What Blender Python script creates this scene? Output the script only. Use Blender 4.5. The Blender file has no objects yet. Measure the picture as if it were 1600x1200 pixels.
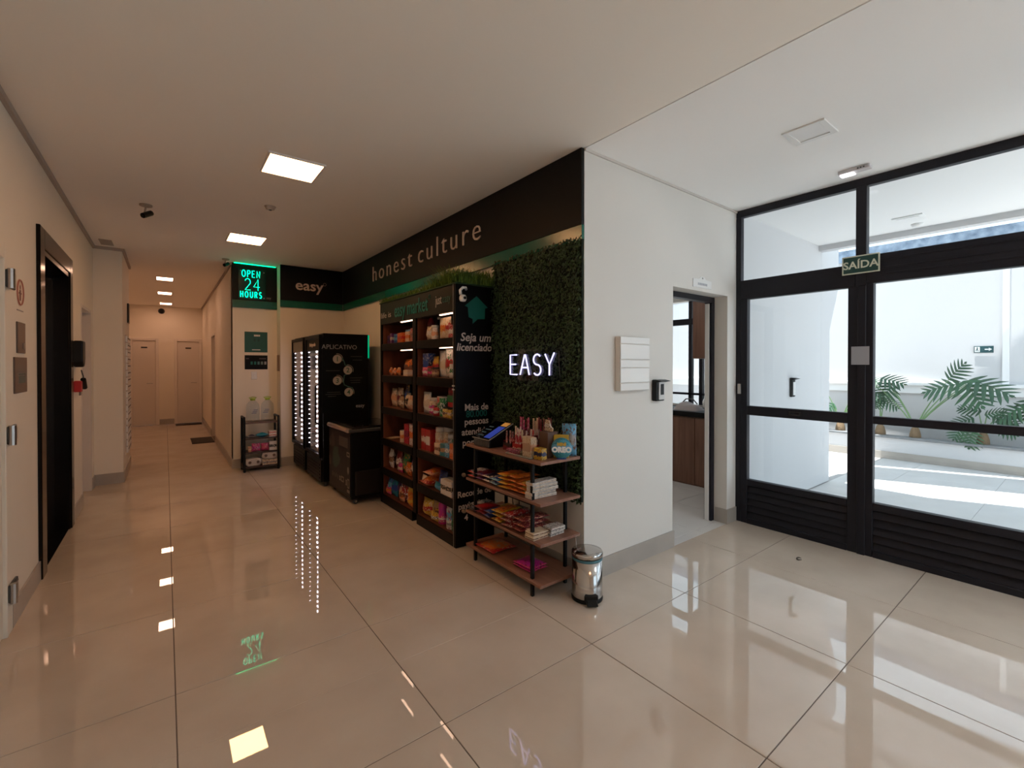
import bpy, bmesh, math, random
from mathutils import Vector, Matrix
S = bpy.context.scene
C = S.collection
rnd = random.Random(7)
PI = math.pi

# ------------------------------------------------------------------ camera
cam_d = bpy.data.cameras.new('camera'); cam = bpy.data.objects.new('camera', cam_d); C.objects.link(cam)
cam_d.sensor_width = 36.0
cam_d.lens = 36.0*707.2/1600
cam_d.shift_y = -(600-575.53)/1600
cam_d.clip_start = 0.02
YAW, PITCH = 0.6537, 0.0079
cam.location = (0, 0, 1.514)
cam.rotation_euler = (PI/2-PITCH, 0, -YAW)
S.camera = cam
# ------------------------------------------------------------------ sky, sun, exposure
W = bpy.data.worlds.new('sky'); S.world = W; W.use_nodes = True
bg = W.node_tree.nodes['Background']
bg.inputs[0].default_value = (0.70, 0.86, 1.0, 1); bg.inputs[1].default_value = 2.15
sun_d = bpy.data.lights.new('sun', 'SUN'); sun = bpy.data.objects.new('sun', sun_d); C.objects.link(sun)
sun_d.energy = 14; sun_d.color = (1, .97, .94); sun_d.angle = 0.009
sun.location = (7, 1, 9)
sun.rotation_euler = Vector((.1, -.05, -1)).to_track_quat('-Z', 'Y').to_euler()
S.view_settings.view_transform = 'Standard'; S.view_settings.look = 'None'
S.cycles.diffuse_bounces = 8; S.cycles.max_bounces = 16
S.view_settings.exposure = 0.12; S.view_settings.gamma = 1; S.view_settings.use_curve_mapping = False
LED = 18.5                      # radiance of the lit ceiling panels

# ------------------------------------------------------------------ main measures (metres)
SX, FY, GX, LX, CZ = 2.289, 2.171, 4.433, -0.712, 3.0    # shop wall, front wall, glass front, left wall, ceiling
NY, NX, HX, OY, EY = 7.436, 1.36, 0.778, 7.70, 14.5       # niche back wall, its end, hall right wall, open sign wall, hall end
PYF, PXR, PYB = 7.66, -0.434, 9.0                         # pillar
BY = -3.2                                                 # wall behind the camera

# ------------------------------------------------------------------ materials
MAT = {}
def mat(name, col, rough=.5, metal=0, spec=.5, emit=None, est=0, noise=None, bump=None, coat=0, trans=0, alpha=1):
    if name in MAT: return MAT[name]
    m = bpy.data.materials.new(name); m.use_nodes = True; MAT[name] = m
    nt = m.node_tree; b = nt.nodes['Principled BSDF']
    b.inputs['Base Color'].default_value = (*col, 1); b.inputs['Roughness'].default_value = rough
    b.inputs['Metallic'].default_value = metal; b.inputs['Specular IOR Level'].default_value = spec
    b.inputs['Coat Weight'].default_value = coat; b.inputs['Coat Roughness'].default_value = .05
    if emit: b.inputs['Emission Color'].default_value = (*emit, 1); b.inputs['Emission Strength'].default_value = est
    if trans: b.inputs['Transmission Weight'].default_value = trans
    if noise or bump:
        g = nt.nodes.new('ShaderNodeNewGeometry')
        if noise:
            col2, sc, det = noise
            n = nt.nodes.new('ShaderNodeTexNoise'); n.inputs['Scale'].default_value = sc; n.inputs['Detail'].default_value = det
            nt.links.new(g.outputs['Position'], n.inputs['Vector'])
            r = nt.nodes.new('ShaderNodeValToRGB'); r.color_ramp.elements[0].position = .32; r.color_ramp.elements[1].position = .68
            r.color_ramp.elements[0].color = (*col, 1); r.color_ramp.elements[1].color = (*col2, 1)
            nt.links.new(n.outputs['Fac'], r.inputs[0]); nt.links.new(r.outputs[0], b.inputs['Base Color'])
        if bump:
            sc, st = bump
            n = nt.nodes.new('ShaderNodeTexNoise'); n.inputs['Scale'].default_value = sc; n.inputs['Detail'].default_value = 3
            nt.links.new(g.outputs['Position'], n.inputs['Vector'])
            bp = nt.nodes.new('ShaderNodeBump'); bp.inputs['Strength'].default_value = st; bp.inputs['Distance'].default_value = .01
            nt.links.new(n.outputs['Fac'], bp.inputs['Height']); nt.links.new(bp.outputs[0], b.inputs['Normal'])
    return m
def glow(name, col, st):
    if name in MAT: return MAT[name]
    m = bpy.data.materials.new(name); m.use_nodes = True; MAT[name] = m
    nt = m.node_tree; nt.nodes.remove(nt.nodes['Principled BSDF'])
    e = nt.nodes.new('ShaderNodeEmission'); e.inputs[0].default_value = (*col, 1); e.inputs[1].default_value = st
    nt.links.new(e.outputs[0], nt.nodes['Material Output'].inputs[0]); return m
def glass(name, tint=(1, 1, 1), refl=1.45):
    if name in MAT: return MAT[name]
    m = bpy.data.materials.new(name); m.use_nodes = True; MAT[name] = m
    nt = m.node_tree; nt.nodes.remove(nt.nodes['Principled BSDF'])
    t = nt.nodes.new('ShaderNodeBsdfTransparent'); t.inputs[0].default_value = (*tint, 1)
    g = nt.nodes.new('ShaderNodeBsdfGlossy'); g.inputs['Roughness'].default_value = .01
    f = nt.nodes.new('ShaderNodeFresnel'); ge = nt.nodes.new('ShaderNodeNewGeometry')
    io = nt.nodes.new('ShaderNodeMix'); io.inputs[2].default_value = refl; io.inputs[3].default_value = 1/refl   # same reflectance on both faces of a sheet
    nt.links.new(ge.outputs['Backfacing'], io.inputs[0]); nt.links.new(io.outputs[0], f.inputs[0])
    x = nt.nodes.new('ShaderNodeMixShader')
    nt.links.new(f.outputs[0], x.inputs[0]); nt.links.new(t.outputs[0], x.inputs[1]); nt.links.new(g.outputs[0], x.inputs[2])
    nt.links.new(x.outputs[0], nt.nodes['Material Output'].inputs[0]); return m
def wood(name, c1, c2, axis=2, scale=9, rough=.45):
    if name in MAT: return MAT[name]
    m = mat(name, c1, rough); nt = m.node_tree; b = nt.nodes['Principled BSDF']
    g = nt.nodes.new('ShaderNodeNewGeometry'); mp = nt.nodes.new('ShaderNodeMapping')
    s = [scale]*3; s[axis] = scale*.08; mp.inputs['Scale'].default_value = s
    n = nt.nodes.new('ShaderNodeTexNoise'); n.inputs['Scale'].default_value = 2.2; n.inputs['Detail'].default_value = 6; n.inputs['Distortion'].default_value = .6
    r = nt.nodes.new('ShaderNodeValToRGB'); r.color_ramp.elements[0].position = .35; r.color_ramp.elements[1].position = .65
    r.color_ramp.elements[0].color = (*c1, 1); r.color_ramp.elements[1].color = (*c2, 1)
    nt.links.new(g.outputs['Position'], mp.inputs[0]); nt.links.new(mp.outputs[0], n.inputs['Vector'])
    nt.links.new(n.outputs['Fac'], r.inputs[0]); nt.links.new(r.outputs[0], b.inputs['Base Color']); return m
def pack(a, b_, c, rough=.3, scale=5.0, seed=0):
    """printed packaging: ground colour a, a printed band b_, blots of print c"""
    key = 'print_' + '_'.join('%.2f' % q for q in (*a, *b_, *c, rough))
    if key in MAT: return MAT[key]
    m = mat(key, a, rough); nt = m.node_tree; b = nt.nodes['Principled BSDF']
    tc = nt.nodes.new('ShaderNodeTexCoord'); sp = nt.nodes.new('ShaderNodeSeparateXYZ'); nt.links.new(tc.outputs['Generated'], sp.inputs[0])
    n = nt.nodes.new('ShaderNodeTexNoise'); n.inputs['Scale'].default_value = scale; n.inputs['Detail'].default_value = 1
    mp = nt.nodes.new('ShaderNodeMapping'); mp.inputs['Location'].default_value = (seed+len(MAT)*1.7, 0, 0); nt.links.new(tc.outputs['Generated'], mp.inputs[0]); nt.links.new(mp.outputs[0], n.inputs['Vector'])
    ad = nt.nodes.new('ShaderNodeMath'); ad.operation = 'MULTIPLY_ADD'; ad.inputs[1].default_value = .35; nt.links.new(n.outputs['Fac'], ad.inputs[0]); nt.links.new(sp.outputs['Z'], ad.inputs[2])
    r = nt.nodes.new('ShaderNodeValToRGB'); r.color_ramp.interpolation = 'CONSTANT'
    e = r.color_ramp.elements; e[0].position = 0; e[0].color = (*a, 1); e[1].position = .52; e[1].color = (*b_, 1)
    q = e.new(.82); q.color = (*a, 1)
    nt.links.new(ad.outputs[0], r.inputs[0])
    n2 = nt.nodes.new('ShaderNodeTexNoise'); n2.inputs['Scale'].default_value = scale*1.9; n2.inputs['Detail'].default_value = 2; nt.links.new(mp.outputs[0], n2.inputs['Vector'])
    gt = nt.nodes.new('ShaderNodeMath'); gt.operation = 'GREATER_THAN'; gt.inputs[1].default_value = .58; nt.links.new(n2.outputs['Fac'], gt.inputs[0])
    mx = nt.nodes.new('ShaderNodeMix'); mx.data_type = 'RGBA'; nt.links.new(gt.outputs[0], mx.inputs[0])
    nt.links.new(r.outputs[0], mx.inputs[6]); mx.inputs[7].default_value = (*c, 1)
    nt.links.new(mx.outputs[2], b.inputs['Base Color']); return m

WALL = mat('wall_paint', (.73, .71, .675), .75, noise=((.70, .68, .645), 1.3, 2))
WALLW = mat('wall_paint_cream', (.80, .74, .64), .7, noise=((.77, .71, .61), 1.1, 2))
CEIL = mat('ceiling_paint_warm_lit', (.91, .865, .80), .8)  # warm lamp light is tinted into this paint
CEILW = mat('ceiling_paint_white', (.94, .94, .935), .8)
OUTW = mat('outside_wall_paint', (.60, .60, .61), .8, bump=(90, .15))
TILE = mat('porcelain_tile', (.61, .525, .44), .012, spec=1.0, noise=((.54, .455, .375), 2.6, 5))
TILE2 = mat('side_room_tile', (.68, .67, .65), .12, noise=((.62, .61, .60), 2, 4))
TILE3 = mat('porch_tile', (.62, .61, .60), .4, noise=((.56, .55, .54), 3, 4))
GROUT = mat('grout', (.13, .10, .085), .9)
GROUT2 = mat('light_grout', (.40, .39, .38), .9)
BASE = mat('baseboard_tile', (.42, .385, .345), .3, noise=((.37, .335, .30), 4, 4))
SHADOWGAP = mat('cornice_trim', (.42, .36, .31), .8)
BLACKALU = mat('black_aluminium', (.010, .0095, .015), .45, spec=.28)
BLACK = mat('black_laminate', (.0045, .004, .004), .42, spec=.14)
BLACKM = mat('black_matte_vinyl', (.0055, .005, .005), .5, spec=.2)
BLACKMET = mat('black_powder_coat', (.006, .0055, .0055), .45, spec=.2)
BLACKPL = mat('black_plastic', (.006, .006, .006), .38, spec=.25)
DARKG = mat('dark_grey_plastic', (.05, .05, .05), .4)
GREEN = mat('green_vinyl', (.004, .105, .066), .22)
TEAL = mat('teal_print', (.0, .13, .10), .5)
BEIGE = mat('beige_letters', (.62, .50, .42), .5)
WHITEPR = mat('white_print', (.70, .66, .62), .6)
WHITEPL = mat('white_plastic', (.78, .78, .77), .3)
CHROME = mat('chrome', (.72, .70, .68), .16, metal=1)
STEEL = mat('steel', (.45, .43, .41), .3, metal=1)
WOODC = wood('brown_wood', (.11, .030, .013), (.16, .048, .022))
WOODR = wood('rack_wood', (.28, .135, .088), (.21, .095, .062), axis=1)
WOODK = wood('kitchen_wood', (.20, .092, .055), (.13, .052, .030))
PANE = glass('clear_glass', (.95, .97, .97))
PANEC = glass('cooler_glass', (.93, .94, .94))
PLASTC = glass('clear_plastic', (.88, .92, .95), 1.38)
DOORW = mat('door_white', (.66, .60, .54), .5)
ELEV = mat('elevator_black', (.004, .0035, .0035), .15, spec=.2)
ELEVM = mat('elevator_metal', (.05, .044, .043), .25, metal=1)
RED = mat('red_paint', (.45, .012, .015), .4)

# ------------------------------------------------------------------ mesh tools
class MB:
    def __init__(s): s.v = []; s.f = []
    def add(s, v, f):
        o = len(s.v); s.v += [tuple(p) for p in v]; s.f += [tuple(i+o for i in q) for q in f]; return s
    def box(s, x0, x1, y0, y1, z0, z1):
        x0, x1 = min(x0, x1), max(x0, x1); y0, y1 = min(y0, y1), max(y0, y1); z0, z1 = min(z0, z1), max(z0, z1)
        return s.add([(x0, y0, z0), (x1, y0, z0), (x1, y1, z0), (x0, y1, z0), (x0, y0, z1), (x1, y0, z1), (x1, y1, z1), (x0, y1, z1)],
                     [(3, 2, 1, 0), (4, 5, 6, 7), (0, 1, 5, 4), (1, 2, 6, 5), (2, 3, 7, 6), (3, 0, 4, 7)])
    def prism(s, pts, off):
        """pts: planar loop of 3D points, off: extrusion vector"""
        n = len(pts); P = [Vector(p) for p in pts]; o = Vector(off)
        nn = sum((P[i].cross(P[(i+1) % n]) for i in range(n)), Vector())
        if nn.dot(o) > 0: P = P[::-1]
        v = P+[p+o for p in P]
        f = [tuple(range(n)), tuple(range(2*n-1, n-1, -1))]+[((i+1) % n, i, n+i, n+(i+1) % n) for i in range(n)]
        return s.add(v, f)
    def tube(s, path, r, n=8, closed=False, cap=True):
        P = [Vector(p) for p in path]; m = len(P); rings = []
        R = r if isinstance(r, (list, tuple)) else [r]*m
        ref = None
        for i, p in enumerate(P):
            if closed: d = P[(i+1) % m]-P[i-1]
            else: d = P[min(i+1, m-1)]-P[max(i-1, 0)]
            d.normalize()
            if ref is None or abs(ref.dot(d)) > .98: ref = Vector((0, 0, 1)) if abs(d.z) < .9 else Vector((1, 0, 0))
            a = d.cross(ref).normalized(); b = a.cross(d).normalized(); ref = b
            rings.append([p+(a*math.cos(2*PI*k/n)+b*math.sin(2*PI*k/n))*R[i] for k in range(n)])
        v = [q for ri in rings for q in ri]; f = []
        for i in range(m if closed else m-1):
            j = (i+1) % m
            for k in range(n): f.append((i*n+k, i*n+(k+1) % n, j*n+(k+1) % n, j*n+k))
        if cap and not closed: f += [tuple(range(n-1, -1, -1)), tuple((m-1)*n+k for k in range(n))]
        return s.add(v, f)
    def lathe(s, prof, n=20, c=(0, 0, 0)):
        v = []; f = []
        for (r, z) in prof:
            for k in range(n): v.append((c[0]+max(r, 1e-4)*math.cos(2*PI*k/n), c[1]+max(r, 1e-4)*math.sin(2*PI*k/n), c[2]+z))
        m = len(prof)
        for i in range(m-1):
            for k in range(n): f.append((i*n+k, i*n+(k+1) % n, (i+1)*n+(k+1) % n, (i+1)*n+k))
        f += [tuple(range(n-1, -1, -1)), tuple((m-1)*n+k for k in range(n))]
        return s.add(v, f)
    def xf(s, M):
        s.v = [tuple(M @ Vector(p)) for p in s.v]; return s
    def build(s, name, m, parent=None, bevel=0, smooth=False, seg=1):
        me = bpy.data.meshes.new(name)
        me.from_pydata(s.v, [], s.f); me.update()
        if bevel:
            bm = bmesh.new(); bm.from_mesh(me)
            ed = [e for e in bm.edges if len(e.link_faces) == 2 and e.calc_face_angle(0) > .6]
            bmesh.ops.bevel(bm, geom=ed, offset=bevel, segments=seg, profile=.5, affect='EDGES', clamp_overlap=True)
            bm.to_mesh(me); bm.free()
        if smooth:
            for p in me.polygons: p.use_smooth = True
        if m: me.materials.append(m)
        o = bpy.data.objects.new(name, me); C.objects.link(o)
        if parent: o.parent = parent
        return o
def B(*a): return MB().box(*a)
USED = {}
def tag(o, label, cat, group=None, kind=None):
    if label:
        USED[label] = USED.get(label, 0)+1
        o['label'] = label
    if cat: o['category'] = cat
    if group: o['group'] = group
    if kind: o['kind'] = kind
    return o
def thing(name, label, cat, loc=(0, 0, 0), rz=0, group=None, kind=None):
    o = bpy.data.objects.new(name, None); C.objects.link(o); o.empty_display_size = .1
    o.location = loc; o.rotation_euler = (0, 0, rz); return tag(o, label, cat, group, kind)
def struct(name, mb, m, label=None, cat=None, **k):
    o = mb.build(name, m, **k); o['kind'] = 'structure'
    if label: o['label'] = label
    if cat: o['category'] = cat
    return o
def smooth_by_angle(o):
    for p in o.data.polygons: p.use_smooth = True
    return o
def inst(src, name, parent, loc=(0, 0, 0), rot=(0, 0, 0), scale=(1, 1, 1)):
    o = bpy.data.objects.new(name, src.data if hasattr(src, 'data') else src); C.objects.link(o)
    o.parent = parent; o.location = loc; o.rotation_euler = rot; o.scale = scale; return o
def text_mesh(s, size, ext=.002, xs=1.0, align='CENTER', space=1.0, bold=0, fit=None):
    cu = bpy.data.curves.new('t', 'FONT'); cu.body = s; cu.size = size; cu.extrude = ext; cu.align_x = align; cu.align_y = 'CENTER'
    cu.resolution_u = 3; cu.space_character = space; cu.offset = bold
    ob = bpy.data.objects.new('t', cu); C.objects.link(ob)
    bpy.context.view_layer.update()
    me = bpy.data.meshes.new_from_object(ob.evaluated_get(bpy.context.evaluated_depsgraph_get()))
    C.objects.unlink(ob); bpy.data.objects.remove(ob); bpy.data.curves.remove(cu)
    if fit:
        lo = min(v.co.x for v in me.vertices); hi = max(v.co.x for v in me.vertices)
        for v in me.vertices: v.co.x = (v.co.x-(lo+hi)/2)*fit/(hi-lo)
    else:
        for v in me.vertices: v.co.x *= xs
    return me
def frame_matrix(pos, right, up=(0, 0, 1)):
    r = Vector(right).normalized(); u = Vector(up).normalized(); n = r.cross(u)
    M = Matrix((r, u, n)).transposed().to_4x4(); M.translation = Vector(pos); return M
RX, RY, RL = (0, -1, 0), (1, 0, 0), (0, 1, 0)     # reading directions on a -X face, a -Y face, a +X face
def text(name, s, size, pos, right, m, parent, ext=.001, xs=1.0, align='CENTER', up=(0, 0, 1), space=1.0, bold=0, split=False, fit=None):
    me = text_mesh(s, size, ext, xs, align, space, bold, fit); me.name = name
    me.transform(frame_matrix(pos, right, up))
    out = []
    if split:
        bm = bmesh.new(); bm.from_mesh(me); bmesh.ops.remove_doubles(bm, verts=bm.verts, dist=1e-5)
        seen = set(); bm.verts.ensure_lookup_table()
        for v0 in bm.verts:
            if v0.index in seen: continue
            st = [v0]; comp = []
            while st:
                v = st.pop()
                if v.index in seen: continue
                seen.add(v.index); comp.append(v); st += [e.other_vert(v) for e in v.link_edges]
            ix = {v.index: i for i, v in enumerate(comp)}
            fs = {f for v in comp for f in v.link_faces}
            out.append(MB().add([v.co for v in comp], [tuple(ix[v.index] for v in f.verts) for f in fs]).build(name, m, parent))
        bm.free(); bpy.data.meshes.remove(me); return out
    me.materials.clear(); me.materials.append(m)
    for p in me.polygons: p.material_index = 0
    o = bpy.data.objects.new(name, me); C.objects.link(o); o.parent = parent; return o
def panel(name, pos, right, w, h, t, m, parent, bevel=0, up=(0, 0, 1)):
    """a flat board of width w, height h centred on pos, t thick towards its viewer"""
    return B(-w/2, w/2, -h/2, h/2, 0, t).xf(frame_matrix(pos, right, up)).build(name, m, parent, bevel)
ORD = ['first', 'second', 'third', 'fourth', 'fifth', 'sixth', 'seventh', 'eighth', 'ninth', 'tenth', 'eleventh', 'twelfth', 'thirteenth', 'fourteenth']

# ------------------------------------------------------------------ floors, tile by tile
TXO, TYO, TP, GAP = 0.03, 1.678, 0.9, 0.0045
tile_cache = {}
def tiles(parent, x0, x1, y0, y1, m, z=0, ox=TXO, oy=TYO, p=TP, skip=None):
    i0 = math.floor((x0-ox)/p); j0 = math.floor((y0-oy)/p)
    for i in range(i0, i0+60):
        a, b = ox+i*p+GAP/2, ox+(i+1)*p-GAP/2
        if a > x1: break
        for j in range(j0, j0+60):
            c, d = oy+j*p+GAP/2, oy+(j+1)*p-GAP/2
            if c > y1: break
            A, Bq, Cq, D = max(a, x0), min(b, x1), max(c, y0), min(d, y1)
            if Bq-A < .02 or D-Cq < .02: continue
            if skip and skip((A+Bq)/2, (Cq+D)/2): continue
            k = (round(Bq-A, 4), round(D-Cq, 4), m.name)
            if k not in tile_cache:
                o = B(-k[0]/2, k[0]/2, -k[1]/2, k[1]/2, -.008, 0).build('tile', m, parent, bevel=.0012); tile_cache[k] = o.data
            else:
                o = bpy.data.objects.new('tile', tile_cache[k]); C.objects.link(o); o.parent = parent
            o.location = ((A+Bq)/2, (Cq+D)/2, z)
fl = struct('floor', MB().box(LX-.2, GX+.03, BY, FY, -.1, -.0025).box(LX-.2, SX, FY, OY+.02, -.1, -.0025).box(LX-.2, HX+.3, OY+.001, EY, -.1, -.0026), GROUT, 'polished greige porcelain tile floor of the lobby and corridor', 'floor')
tiles(fl, LX-.1, GX, BY, FY, TILE)
tiles(fl, LX-.1, SX, FY+.001, OY, TILE)
tiles(fl, LX-.1, HX, OY+.001, EY, TILE)
fl2 = struct('floor_side_room', MB().box(SX+.16, 5.9, FY, 6.0, -.1, -.0025), GROUT2, 'pale tile floor of the small room behind the open doorway', 'floor')
tiles(fl2, SX+.16, 5.9, FY+.001, 6.0, TILE2, p=.6, ox=.25, oy=2.26)
fl3 = struct('floor_porch', MB().box(GX+.03, 10.2, BY-2, FY, -.1, -.0125).box(5.9, 10.2, FY, 7, -.1, -.0125), GROUT2, 'light grey tile floor of the porch outside the glass', 'floor')
tiles(fl3, GX+.031, 9.3, BY-1, FY, TILE3, z=-.01)

# ------------------------------------------------------------------ walls
T = .16
struct('wall_left', MB().box(LX-T, LX, BY, 3.02, 0, CZ).box(LX-T, LX, 3.02, 3.70, 2.13, CZ).box(LX-T, LX, 3.70, 4.60, 0, CZ).box(LX-T, LX, 4.60, 5.88, 2.52, CZ)
       .box(LX-T, LX, 5.88, 6.62, 0, CZ).box(LX-T, LX, 6.62, 7.42, 2.17, CZ).box(LX-T, LX, 7.42, EY, 0, CZ).box(LX-T-.05, LX-T, BY, EY, 0, CZ), WALLW,
       'cream painted left wall with the lift and doors', 'wall')
struct('wall_pillar', B(LX, PXR, PYF, PYB, 0, CZ), WALLW, 'pale square pillar jutting from the left wall past the lift', 'pillar')
struct('wall_hall_end', B(LX-T, HX+T, EY, EY+T, 0, CZ), WALLW, 'wall at the far end of the corridor', 'wall')
struct('wall_hall_right', MB().box(HX, HX+T, OY+.01, 10.6, 0, CZ).box(HX, HX+T, 10.6, 11.5, 2.14, CZ).box(HX, HX+T, 11.5, EY, 0, CZ).box(HX+T, HX+T+.04, OY+T, EY, 0, CZ), WALLW, 'right wall of the far corridor', 'wall')
struct('wall_open_sign', B(HX, NX+.3, OY, OY+T, 0, CZ), WALLW, 'narrow pale wall under the green neon sign', 'wall')
struct('wall_niche', B(NX, SX+T, NY, NY+OY-NY+.01, 0, CZ), WALLW, 'pale wall behind the drink coolers', 'wall')
struct('wall_shop', B(SX, SX+T, FY+.2, NY, 0, CZ), WALLW, 'wall behind the market shelves', 'wall')
XO0, XO1, ZO = 3.345, 4.24, 2.165
struct('wall_front', MB().box(SX, XO0, FY, FY+.2, 0, CZ).box(XO0, XO1, FY, FY+.2, ZO, CZ).box(XO1, GX, FY, FY+.2, 0, CZ), WALL,
       'white wall with the open doorway beside the glass front', 'wall')
struct('wall_porch', MB().prism([(GX, FY, 0), (6.88, FY, 0), (6.88, FY, 1.97), (7.2, FY, 2.55), (7.2, FY, 3.2), (GX, FY, 3.2)], (0, .2, 0)), OUTW, 'porch wall darkened in colour for shade, seen through the narrow glass door', 'wall')  # front wall's white made greyer here, putting the shade into the paint
struct('wall_back', MB().box(LX-T, 2.3, BY-T, BY, 0, CZ).box(2.3, 4.3, BY-T, BY, 2.75, CZ).box(4.3, GX+.1, BY-T, BY, 0, CZ).box(2.3, 4.3, BY-T, BY, 0, .2), WALL, 'white wall at the near end of the lobby', 'wall')
struct('wall_glass_side', B(GX-.05, GX+.1, BY, -2.0, 0, CZ), WALL, 'white wall closing the glass front', 'wall')
w3 = thing('added_rear_window', 'added unseen window behind the camera letting in daylight', 'window', kind='structure')  # unseen window added to bring daylight in from behind
for x in (2.3, 3.27, 4.24): B(x, x+.06, BY-.11, BY-.05, .2, 2.75).build('mullion', BLACKALU, w3, .003)
for z in (.2, 2.69): B(2.36, 4.24, BY-.11, BY-.05, z, z+.06).build('rail', BLACKALU, w3, .003)
B(2.36, 4.24, BY-.085, BY-.075, .26, 2.69).build('pane', PANE, w3)
struct('bounce_paving', B(-3, 10.2, -11, BY-2, -.1, -.01), TILE3, 'added unseen paving bouncing sun behind the camera', 'floor')  # unseen paving added so sun bounces up through that window
struct('bounce_paving_strip', B(-3, GX+.03, BY-2, BY-T, -.1, -.01), TILE3, 'added unseen paving strip outside the added rear window', 'floor')  # more added paving, joining the bounce ground to the wall
# ceilings
struct('ceiling', MB().box(LX-T, SX-.003, BY-T, OY, CZ, CZ+.12).box(LX-T, HX+T, OY, EY+T, CZ, CZ+.12).box(HX+T, SX+T, OY-.05, OY+.3, CZ, CZ+.12), CEIL, 'plaster ceiling above the corridor and market', 'ceiling')
struct('ceiling_lobby', B(SX+.003, GX+.05, BY-T, FY+.2, CZ-.002, CZ+.12), CEILW, 'white plaster ceiling above the entrance', 'ceiling')
struct('ceiling_joint', B(SX-.01, SX+.01, BY, FY, CZ+.008, CZ+.02), SHADOWGAP, 'thin joint line between the two ceilings', 'trim')
struct('ceiling_side_room', B(SX+T, 6.06, FY+.2, 6.1, CZ-.2, CZ), mat('ceiling_white', (.8, .8, .8), .8), 'white ceiling of the small side room', 'ceiling')
# cornice trims
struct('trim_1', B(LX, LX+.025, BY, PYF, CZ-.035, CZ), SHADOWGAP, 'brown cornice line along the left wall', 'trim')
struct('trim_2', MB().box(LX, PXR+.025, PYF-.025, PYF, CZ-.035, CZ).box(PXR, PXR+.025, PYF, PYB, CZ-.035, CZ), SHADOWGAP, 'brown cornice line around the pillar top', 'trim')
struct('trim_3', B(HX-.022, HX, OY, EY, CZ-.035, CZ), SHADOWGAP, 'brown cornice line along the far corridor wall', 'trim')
struct('trim_4', B(SX, XO1+.17, FY-.012, FY, CZ-.02, CZ-.002), mat('pale_trim', (.6, .57, .53), .8), 'thin pale cornice above the front wall', 'trim')
# baseboards
def baseboard(name, label, *boxes):
    mb = MB()
    for b in boxes: mb.box(*b)
    struct(name, mb, BASE, label, 'baseboard')
bt, bh = .012, .135
baseboard('baseboard_front', 'grey tile baseboard under the white front wall', (SX+.0, XO0+bt, FY-bt, FY, 0, bh), (XO0, XO0+bt, FY, FY+.2, 0, bh))
baseboard('baseboard_door', 'grey tile baseboard piece between doorway and glass', (XO1-bt, GX-.025, FY-bt, FY, 0, bh), (XO1-bt, XO1, FY, FY+.11, 0, bh))
baseboard('baseboard_left', 'grey tile baseboard along the left wall', (LX, LX+bt, 3.80, 4.53, 0, bh), (LX, LX+bt, 5.96, 6.60, 0, bh), (LX, LX+bt, 7.46, PYF, 0, bh))
baseboard('baseboard_pillar', 'grey tile baseboard round the pillar', (LX, PXR+bt, PYF-bt, PYF, 0, bh), (PXR, PXR+bt, PYF, PYB, 0, bh))
baseboard('baseboard_hall', 'grey tile baseboard of the far corridor', (HX-bt, HX, OY-bt, 10.55, 0, bh), (HX-bt, HX, 11.55, EY, 0, bh), (-.12, .18, EY-bt, EY, 0, bh), (HX, NX, OY-bt, OY, 0, bh), (NX, SX, NY-bt, NY, 0, bh))
baseboard('baseboard_shop', 'grey tile baseboard behind the market shelves', (SX-bt, SX, FY, NY-bt, 0, bh))

# ------------------------------------------------------------------ doors of the left wall and corridor
d = thing('door_1', 'cream fire door with dark hinges at the left edge', 'door', kind='structure')
B(LX-.05, LX-.005, 3.05, 3.68, 0.01, 2.10).build('leaf', WALLW, d, .004)
MB().box(LX-.06, LX+.012, 3.68, 3.79, 0, 2.19).box(LX-.06, LX+.012, 3.02, 3.05, 0, 2.13).box(LX-.06, LX+.0119, 3.05, 3.68, 2.10, 2.189).build('frame', WALLW, d, .003)
for z in (1.995, 1.12, .235):
    h = MB().box(LX+.012, LX+.026, 3.69, 3.84, z-.05, z+.05).build('hinge', DARKG, d, .004)
    MB().tube([(LX+.034, 3.70, z-.055), (LX+.034, 3.70, z+.055)], .016, 10).build('hinge_pin', STEEL, h)
    MB().box(LX+.026, LX+.030, 3.75, 3.825, z-.035, z+.035).build('hinge_plate', STEEL, h)
d = thing('door_2', 'open dark lift doorway in a black stone frame', 'lift', kind='structure')
B(LX-.02, LX+.022, 4.53, 4.68, 0, 2.50).build('jamb', ELEV, d, .004)
B(LX-.02, LX+.022, 5.80, 5.93, 0, 2.50).build('jamb', ELEV, d, .004)
B(LX-.02, LX+.022, 4.68, 5.80, 2.36, 2.50).build('lintel', ELEV, d, .004)
MB().box(LX-.10, LX+.012, 4.68, 4.72, 0, 2.36).box(LX-.10, LX+.012, 5.77, 5.80, 0, 2.36).box(LX-.10, LX+.012, 4.72, 5.77, 2.32, 2.36).build('metal_trim', ELEVM, d, .002)
B(LX-.12, LX-.09, 4.72, 5.24, 0.005, 2.32).build('sliding_door', ELEV, d, .003)
B(LX-.12, LX-.09, 5.246, 5.77, 0.005, 2.32).build('sliding_door', ELEV, d, .003)
B(LX-.10, LX, 4.72, 5.77, -.003, .004).build('sill', ELEVM, d)
d = thing('door_3', 'recessed white door past the lift', 'door', kind='structure')
B(LX-.14, LX-.10, 6.66, 7.38, .01, 2.13).build('leaf', DOORW, d, .003)
MB().box(LX-.15, LX+.004, 6.62, 6.66, 0, 2.17).box(LX-.15, LX+.004, 7.38, 7.42, 0, 2.17).box(LX-.15, LX+.004, 6.66, 7.38, 2.13, 2.17).build('frame', DOORW, d, .003)
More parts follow.
